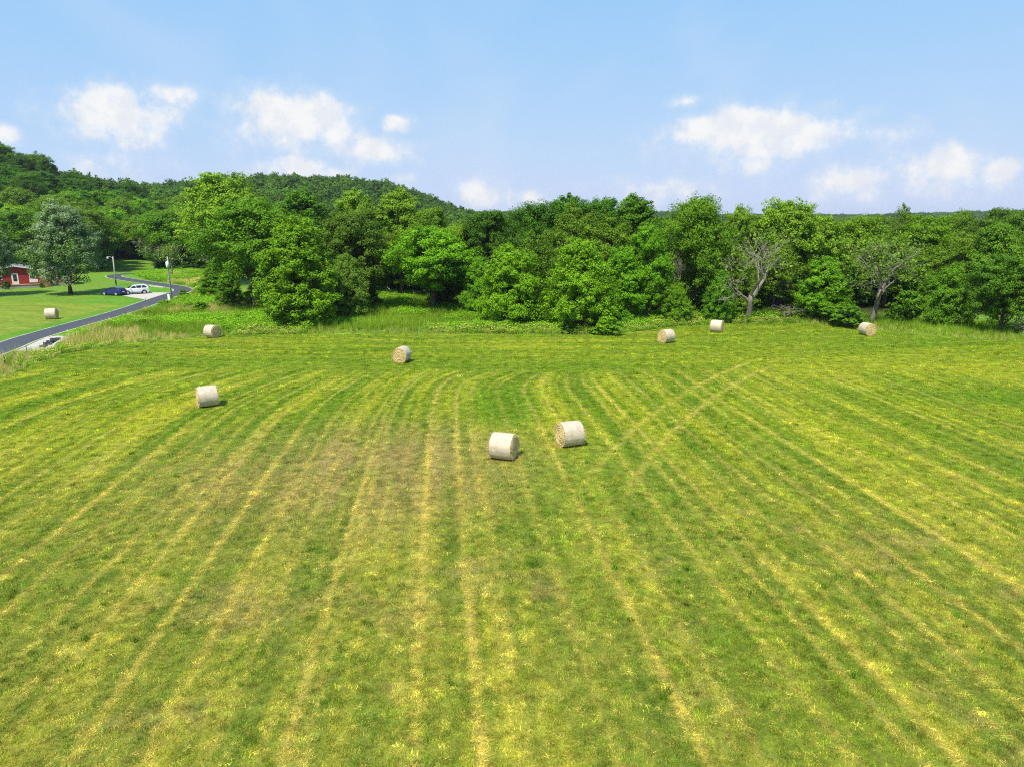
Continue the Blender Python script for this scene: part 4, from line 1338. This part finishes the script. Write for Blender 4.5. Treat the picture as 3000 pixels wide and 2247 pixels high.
def car(name, label, loc, rz, paint, L=4.55, H=1.68, kind='suv'):
    e = empty(name, loc, rz, label, 'car')
    k, h = L / 4.55, H / 1.68
    belt = 1.02
    low = [(2.12, .26), (2.25, .42), (2.27, .62), (2.20, .82), (2.02, .93), (1.15, 1.06), (.2, 1.07), (-1.2, 1.08), (-2.1, 1.10), (-2.24, .98), (-2.27, .62), (-2.24, .42), (-2.1, .28)]
    if kind == 'suv':
        top = [(1.20, 1.05), (.42, 1.56), (.0, 1.645), (-.6, 1.675), (-1.4, 1.655), (-1.98, 1.57), (-2.16, 1.09), (-1, 1.06)]
    else:
        top = [(1.25, 1.05), (.35, 1.56), (-.1, 1.645), (-.7, 1.655), (-1.4, 1.59), (-1.75, 1.50), (-2.18, 1.09), (-1, 1.06)]
    sc2 = lambda P: [(x * k, z * h) for x, z in P]
    wid = .90
    def wl(x, z):
        t = max(0, abs(x) / k - 1.7) / .6
        return wid * (1 - .14 * t * t) * (1.0 if z / h > .4 else .96)
    def wt_(x, z):
        return wid * (.965 - .36 * max(0, z / h - 1.05) / .62)
    for nm, P, wf in (('body', low, wl), ('cabin', top, wt_)):
        b = bmesh.new(); prism(b, sc2(P), wf)
        bmesh.ops.recalc_face_normals(b, faces=b.faces[:])
        bmesh.ops.bevel(b, geom=[x for x in b.edges], offset=.035, segments=2, affect='EDGES', profile=.6, clamp_overlap=True)
        me = bpy.data.meshes.new(nm); b.to_mesh(me); b.free(); me.materials.append(paint); me.shade_smooth()
        bo_ = link(bpy.data.objects.new(nm, me), e)
        if nm == 'cabin': cab = bo_
        else: body = bo_
    # side glass
    if kind == 'suv':
        wins = [[(.98, 1.12), (.40, 1.50), (-.05, 1.575), (-.05, 1.12)], [(-.13, 1.12), (-.13, 1.58), (-.95, 1.59), (-.95, 1.12)], [(-1.03, 1.12), (-1.03, 1.585), (-1.55, 1.56), (-1.88, 1.28), (-1.80, 1.14)]]
    else:
        wins = [[(1.02, 1.12), (.33, 1.50), (-.1, 1.57), (-.1, 1.12)], [(-.18, 1.12), (-.18, 1.575), (-.95, 1.565), (-1.1, 1.12)], [(-1.2, 1.14), (-1.05, 1.55), (-1.45, 1.50), (-1.75, 1.25)]]
    for s in (-1, 1):
        for wv in wins:
            P = sc2(wv)
            me = MB().add([(x, s * (wt_(x, z) + .012), z) for x, z in P], [tuple(range(len(P))) if s < 0 else tuple(reversed(range(len(P))))])
            me.build('side_window', m_glass, cab)
    # front and rear glass
    xf0, zf0, xf1, zf1 = (1.14, 1.11, .47, 1.545)
    MB().add([((xf0 + .02) * k, s_ * .72, (zf0 + .015) * h) for s_ in (-1, 1)] + [((xf1 + .02) * k, s_ * .60, (zf1 + .015) * h) for s_ in (1, -1)], [(0, 1, 2, 3)]).build('windscreen', m_glass, cab)
    xr0, zr0, xr1, zr1 = (-2.16, 1.16, -2.02, 1.52) if kind == 'suv' else (-2.12, 1.17, -1.80, 1.47)
    MB().add([((xr0 - .02) * k, s_ * .70, zr0 * h) for s_ in (1, -1)] + [((xr1 - .02) * k, s_ * .60, zr1 * h) for s_ in (-1, 1)], [(0, 1, 2, 3)]).build('rear_window', m_glass, cab)
    # lower dark sills and bumpers
    MB().box(-1.0 * k, 1.0 * k, -.905, .905, .26 * h, .36 * h).build('sill', m_dark, body)
    MB().box(-2.29 * k, -2.0 * k, -.74, .74, .28 * h, .50 * h).build('bumper', m_dark, body)
    MB().box(2.0 * k, 2.285 * k, -.6, .6, .30 * h, .48 * h).build('grille', m_dark, body)
    for s in (-1, 1):
        MB().box(2.02 * k, 2.25 * k, s * .50 - .16, s * .50 + .16 + .0, .70 * h, .84 * h).build('headlight', m_headl, body)
        MB().box(-2.275 * k, -2.1 * k, s * .66 - .13, s * .66 + .13, .86 * h, 1.06 * h).build('tail_light', m_tail, body)
        MB().box(.85 * k, 1.0 * k, s * .98 - .08, s * .98 + .08, 1.06 * h, 1.2 * h).build('mirror', paint, body)
    MB().box(-2.283 * k, -2.2 * k, -.26, .26, .72 * h, .84 * h).build('number_plate', m_white, body)
    for x in (1.38 * k, -1.36 * k):
        for s in (-1, 1):
            ar = MB().tube([(x, s * .62, .36), (x, s * .912, .36)], [.41, .41], 24); ar.build('wheel_arch', m_dark, body)
            wh = empty('wheel', (x, s * .80, .34)); wh.parent = e
            ty = MB().tube([(0, -.11 * s, 0), (0, .125 * s, 0)], [.34, .34], 24); ty.build('tyre', m_tyre, wh)
            rm = MB().tube([(0, .10 * s, 0), (0, .135 * s, 0)], [.235, .225], 10); rm.build('rim', m_rim, wh)
    return e


paint_w = simple('white_paint', (.80, .81, .82), .3, var=.02, coat=.6)
paint_b = simple('blue_paint', (.008, .018, .16), .28, var=.05, coat=.7)
p_ = at(397, 862); car('suv_car', 'white compact SUV parked side-on on the gravel by the lane', p_, math.atan2(-.56, -.83) + .08, paint_w)
p_ = at(335, 866); car('hatchback_car', 'dark blue hatchback parked in the maple shade beside the white SUV', p_ + Vector((0, 0, 0)), math.atan2(.25, -.95), paint_b, L=4.25, H=1.52, kind='hatch')

# ------------------------------------------------------------------ poles, posts
m_pole = simple('weathered_pole', (.36, .34, .31), .85, var=.25, scale=2)
m_steel = simple('galvanised', (.45, .47, .48), .5, metal=.3)
m_tank = simple('transformer_grey', (.62, .68, .72), .45)
q = at(341, 838)
H_ = ray_at(335, 753, q.y).z
e = empty('lamp_pole', q, 0, 'wooden yard-light pole beside the parked cars', 'lamp post')
MB().tube([(0, 0, -.1), (.0, 0, H_ * .5), (.05, 0, H_)], [.16, .14, .11], 10).build('pole', m_pole, e, True)
arm = MB().tube([(.05, 0, H_ - .25), (-.45, -.1, H_ - .05), (-.9, -.2, H_ - .1)], [.045, .04, .04], 6).build('lamp_arm', m_steel, e)
MB().tube([(-.9, -.2, H_ - .02), (-.92, -.2, H_ - .12), (-.95, -.2, H_ - .42)], [.1, .2, .17], 12).build('lamp_head', m_tank, e)
MB().box(-.05, .14, -.26, -.13, .6, 1.1).build('meter_box', m_dark, e)
q = at(504, 884)
H_ = ray_at(496, 753, q.y).z
e = empty('utility_pole', q, 0, 'tall utility pole with a pale transformer standing at the lane edge', 'utility pole')
MB().tube([(0, 0, -.1), (.02, 0, H_ * .5), (.05, 0, H_)], [.155, .13, .10], 10).build('pole', m_pole, e, True)
zt = ray_at(499, 775, q.y).z
MB().tube([(.04, -.2, zt - .55), (.04, -.2, zt - .5), (.04, -.2, zt + .35), (.04, -.2, zt + .45)], [.2, .26, .26, .1], 14).build('transformer', m_tank, e, True)
MB().tube([(.04, -.2, zt + .45), (.04, -.2, zt + .68)], [.05, .03], 6).build('bushing', m_tank, e)
MB().box(-.52, -.16, -.3, -.17, .05, 1.25).build('service_box', m_white, e)
MB().tube([(-.02, -.19, 1.0), (.03, -.18, zt - .5)], [.03, .03], 5).build('conduit', m_steel, e)
m_post = simple('rusty_post', (.07, .06, .05), .8, var=.3)
POSTS = [((16, 1078), 'green-brown fence post nearest the bottom left, above the field corner'), ((47, 1064), 'thin fence post, second from the left edge along the field corner'),
         ((81, 1050), 'thin fence post in line with the gravel apron'), ((132, 1034), 'thin fence post at the right end of the gravel apron'),
         ((370, 940), 'thin fence post beside the lane left of the tiny yellow-green shrub'), ((430, 912), 'taller dark post beside the lane below the gravel drive'),
         ((408, 919), 'short dark post beside the lane next to the tiny yellow-green shrub')]
for i, ((px, py), lab) in enumerate(POSTS):
    q = at(px, py)
    e = empty('fence_post', (q.x, q.y, hz(q.x, q.y)), random.uniform(0, 1), lab, 'post', 'fence posts along the lane')
    hh = 2.0 if px == 430 else (.9 if px == 408 else 1.15)
    MB().beam((0, 0, -.1), (random.uniform(-.06, .06), .03, hh), .05, .05).build('stake', m_post, e)
    MB().box(-.06, .06, -.045, .045, hh * .62, hh * .66).build('wire_clip', m_steel, e)

# ------------------------------------------------------------------ grass
gr = np.random.default_rng(5)


def blades(seed, n, rad, h, w, spread, flat=0.0, segs=2):
    r = np.random.default_rng(seed)
    V, Fq, LVv = [], [], []
    for _ in range(n):
        a, q = r.uniform(0, 6.28), rad * math.sqrt(r.random())
        b = np.array((q * math.cos(a), q * math.sin(a), -.005))
        dr = np.array((math.cos(a2 := r.uniform(0, 6.28)), math.sin(a2), 0))
        L = h * r.uniform(.55, 1.3); s = spread * r.uniform(.3, 1.2)
        wv = np.array((-dr[1], dr[0], 0)) * w * r.uniform(.7, 1.3) * .5
        k = len(V)
        for i in range(segs + 1):
            t = i / segs
            pt = b + dr * (L * s * t * (.4 + .6 * t)) + np.array((0, 0, L * (t - flat * t * t * .75) * (1 - .9 * flat) + .012))
            tw = 1 - t * .85
            V += [pt - wv * tw, pt + wv * tw]
        for i in range(segs):
            Fq.append((k + 2 * i, k + 2 * i + 1, k + 2 * i + 3, k + 2 * i + 2)); LVv.append(r.random())
    me = fast_mesh('tuft', np.array(V), np.array(Fq), M_GRASS)
    a = me.attributes.new('lv', 'FLOAT', 'FACE'); a.data.foreach_set('value', np.array(LVv, np.float32))
    return me


def field_points(bands):
    Xs, Ys, S = [], [], []
    for y0, y1, dens_, s in bands:
        wmax = .80 * y1 + 6
        n = int(2 * wmax * (y1 - y0) * dens_)
        x = gr.uniform(-wmax, wmax, n); y = gr.uniform(y0, y1, n)
        k = np.abs(x) < .80 * y + 5
        Xs.append(x[k]); Ys.append(y[k]); S.append(np.full(k.sum(), s))
    x, y, s = map(np.concatenate, (Xs, Ys, S))
    k = poly_sd(FIELD, x, y) > .05
    return x[k], y[k], s[k]


short = [blades(i, 16, .11, .055, .009, .9) for i in range(4)] + [blades(10 + i, 12, .13, .05, .008, 3.2, .8) for i in range(2)]
x, y, s = field_points([(11, 22, 85, 1.0), (22, 34, 50, 1.2), (34, 52, 24, 1.5), (52, 72, 11, 2.0), (72, 98, 6, 2.4)])
col, strw = field_colour(x, y)
n = len(x)
# sparse clumps of taller, greener regrowth
rnd1 = gr.random(n)
tall = (fbm(x + 5, y, .9, 2) > .66) & (rnd1 < .5)
isstraw = gr.random(n) < np.clip(strw * .75 + .07 + .08 * (y < 34), 0, .75)
idx_ = np.where(isstraw, gr.integers(4, 6, n), gr.integers(0, 4, n))
col = np.where(isstraw[:, None], col * .40 + C_STRAW * .72, col * np.array((1.04, 1.16, .95)))
col = np.where((tall & ~isstraw)[:, None], col * np.array((.62, .86, .8)), col)
n6 = fbm(x * 1.0 + 11, y * .9, 6.5, 2, .7)
col *= np.clip(1 + gr.normal(0, .34, (n, 1)), .30, 2.1) * (.60 + .90 * np.clip((n6 - .5) * 2.2 + .5, 0, 1))[:, None]
zs = np.where(tall & ~isstraw, 1.7, np.where(isstraw & (strw > .35), 2.4, 1.0)) * gr.uniform(.7, 1.3, n)
s = s * np.where(isstraw, gr.uniform(.8, 1.35, n), gr.uniform(.7, 1.25, n))
scl = np.stack([s, s, zs * s ** .6], 1)
SB = []
for (bx, by, phi, lab) in BALES:
    q = at(bx, by)
    al = math.atan2(q.x, q.y)
    axv = np.array((math.cos(al) * math.cos(R(phi)) - math.sin(al) * math.sin(R(phi)), -math.sin(al) * math.cos(R(phi)) - math.cos(al) * math.sin(R(phi))))
    pv_ = np.array((-axv[1], axv[0]))
    k_ = 46
    a_ = gr.choice((-1, 1), k_) * (BL / 2 + np.abs(gr.normal(0, .16, k_))); b_ = gr.normal(0, .38, k_)
    SB.append(np.array((q.x, q.y))[None] + np.array((q.x, q.y))[None] / np.hypot(q.x, q.y) * .35 + a_[:, None] * axv[None] + b_[:, None] * pv_[None])
SB = np.concatenate(SB); m_ = len(SB)
x = np.r_[x, SB[:, 0]]; y = np.r_[y, SB[:, 1]]; idx_ = np.r_[idx_, gr.integers(4, 6, m_)]
scl = np.concatenate([scl, np.stack([gr.uniform(1, 1.8, m_)] * 2 + [gr.uniform(1.2, 3, m_)], 1)]); col = np.concatenate([col, C_STRAW[None] * gr.uniform(.7, 1.3, (m_, 1))])
n = len(x)
scatter('mown_grass', short, np.stack([x, y, height(x, y)], 1), idx_, scl, np.stack([np.zeros(n), np.zeros(n), gr.uniform(0, 6.28, n)], 1), col,
        label='short mown grass stubble with cut straw lying in rows', category='grass')

weed = [blades(30 + i, 26, .10, .20, .016, .9) for i in range(3)]
wx, wy, _ = field_points([(11, 26, .16, 1), (26, 45, .05, 1)])
keep = fbm(wx, wy, .16, 2) > .52
wx, wy = wx[keep], wy[keep]; n = len(wx)
scatter('weed_clumps', weed, np.stack([wx, wy, height(wx, wy)], 1), gr.integers(0, 3, n), np.repeat(gr.uniform(.35, 1.3, (n, 1)), 3, 1),
        np.stack([np.zeros(n), np.zeros(n), gr.uniform(0, 6.28, n)], 1), np.array((.065, .18, .010))[None] * gr.uniform(.7, 1.4, (n, 1)),
        label='scattered dark green weed clumps in the mown field', category='weeds')


# tall meadow grass and herbs
def herb(seed, n, rad, h, leaf):
    r = np.random.default_rng(seed)
    P = np.stack([r.normal(0, rad, n), r.normal(0, rad, n), r.uniform(.05, 1, n) ** .7 * h], 1)
    nn = r.normal(size=P.shape) * .6 + np.array([0, 0, 1.0]); nn /= np.linalg.norm(nn, axis=1)[:, None]
    return leaves_mesh('herb', P, nn, leaf, .5, M_GRASS, r)


mproto = [blades(50, 40, .28, .85, .022, .35, segs=3), blades(51, 36, .25, 1.05, .018, .28, segs=3), herb(52, 90, .28, .75, .17), herb(53, 70, .22, .95, .13), blades(54, 44, .3, .55, .026, .6, segs=2)]
M1 = gpoly([p for p in FIELD_FAR if p[0] >= -300] + [(3300, 965), (3000, 958), (2700, 940), (2400, 922), (2100, 917), (1700, 938), (1430, 925), (1385, 880), (1150, 856), (900, 880), (640, 872), (575, 858),
            (553, 874), (520, 882), (505, 892), (440, 915), (330, 950), (215, 985), (165, 1030), (40, 1046), (0, 1064), (-300, 1150)])
M2 = gpoly([(388, 806), (440, 797), (520, 788), (650, 796), (660, 868), (566, 862), (556, 846), (520, 834), (440, 824)])


def poly_points(P, dens_):
    P_ = np.array(P); lo, hi = P_.min(0), P_.max(0)
    n = int((hi[0] - lo[0]) * (hi[1] - lo[1]) * dens_)
    x = gr.uniform(lo[0], hi[0], n); y = gr.uniform(lo[1], hi[1], n)
    k = (poly_sd(P, x, y) > 0) & (line_d(RD[::6], x, y) > 2.5)
    return x[k], y[k]


ax_, ay_ = poly_points(M1, 7.0)
bx_, by_ = poly_points(M2, 3.2)
x = np.r_[ax_, bx_]; y = np.r_[ay_, by_]; n = len(x)
t1 = fbm(x, y, .10, 3); t2 = fbm(x + 60, y - 20, .16, 3)
edge = -poly_sd(FIELD, x, y)
kind_ = np.where(t1 > .54, gr.integers(2, 4, n), gr.choice((0, 1, 4), n))
pink = (t2 > .59) & (t1 < .54) & (gr.random(n) < .5) & ((x < -29) | ((x > -4) & (x < 12) & (edge > 1.5)))
kind_ = np.where(pink, gr.integers(0, 2, n), kind_)
in2 = np.arange(n) >= len(ax_)
kind_ = np.where(in2 & (gr.random(n) < .7), gr.integers(2, 4, n), kind_)
cg = np.array((.125, .205, .016))[None] * (.7 + .6 * t2)[:, None]
cg = np.where((kind_ >= 2)[:, None] & (kind_ < 4)[:, None], np.array((.105, .215, .012))[None] * (.75 + .5 * t2)[:, None], cg)
cg = np.where(pink[:, None], np.array((.36, .30, .13))[None] * gr.uniform(.8, 1.15, (n, 1)), cg)
edgey = (edge < 2.2) & ~pink & (gr.random(n) < .5)
cg = np.where(edgey[:, None], np.array((.22, .25, .055))[None], cg)
cg *= gr.uniform(.78, 1.25, (n, 1)) * 1.7
sc1 = gr.uniform(.6, 1.3, n) * (.55 + .45 * sstep(0, 2.5, edge)) * (.75 + .7 * (t1 - .3))
# keep the tall stems off the bales
kb = np.ones(n, bool)
for (bx, by, phi, lab) in BALES:
    q = at(bx, by); kb &= (np.hypot(x - q.x, y - q.y - .3) > 1.15)
x, y, kind_, cg, sc1 = x[kb], y[kb], kind_[kb], cg[kb], sc1[kb]; n = len(x)
scatter('meadow_grass', mproto, np.stack([x, y, height(x, y) - .02], 1), kind_, np.stack([sc1 * 1.15, sc1 * 1.15, sc1], 1),
        np.stack([gr.normal(0, .08, n), gr.normal(0, .08, n), gr.uniform(0, 6.28, n)], 1), cg, label='tall uncut grass and weeds between the field, the lane and the trees', category='tall grass')

# ------------------------------------------------------------------ air
m_haze = bpy.data.materials.new('haze')
m_haze.use_nodes = True
t = m_haze.node_tree
t.nodes.clear()
pv = t.nodes.new('ShaderNodeVolumePrincipled')
pv.inputs['Color'].default_value = (.80, .88, 1.0, 1)
pv.inputs['Density'].default_value = .00009
pv.inputs['Anisotropy'].default_value = .25
om = t.nodes.new('ShaderNodeOutputMaterial')
t.links.new(pv.outputs[0], om.inputs['Volume'])
lo, hi = gme.vertices[0].co, gme.vertices[len(gme.vertices) - 1].co
MB().box(X.min() - 5, X.max() + 5, Y.min() - 5, Y.max() + 5, Z.min() - 1.5, max(Z.max() + 24, 40)).build('haze', m_haze, kind='stuff', label='thin blue summer haze filling the valley', category='haze')
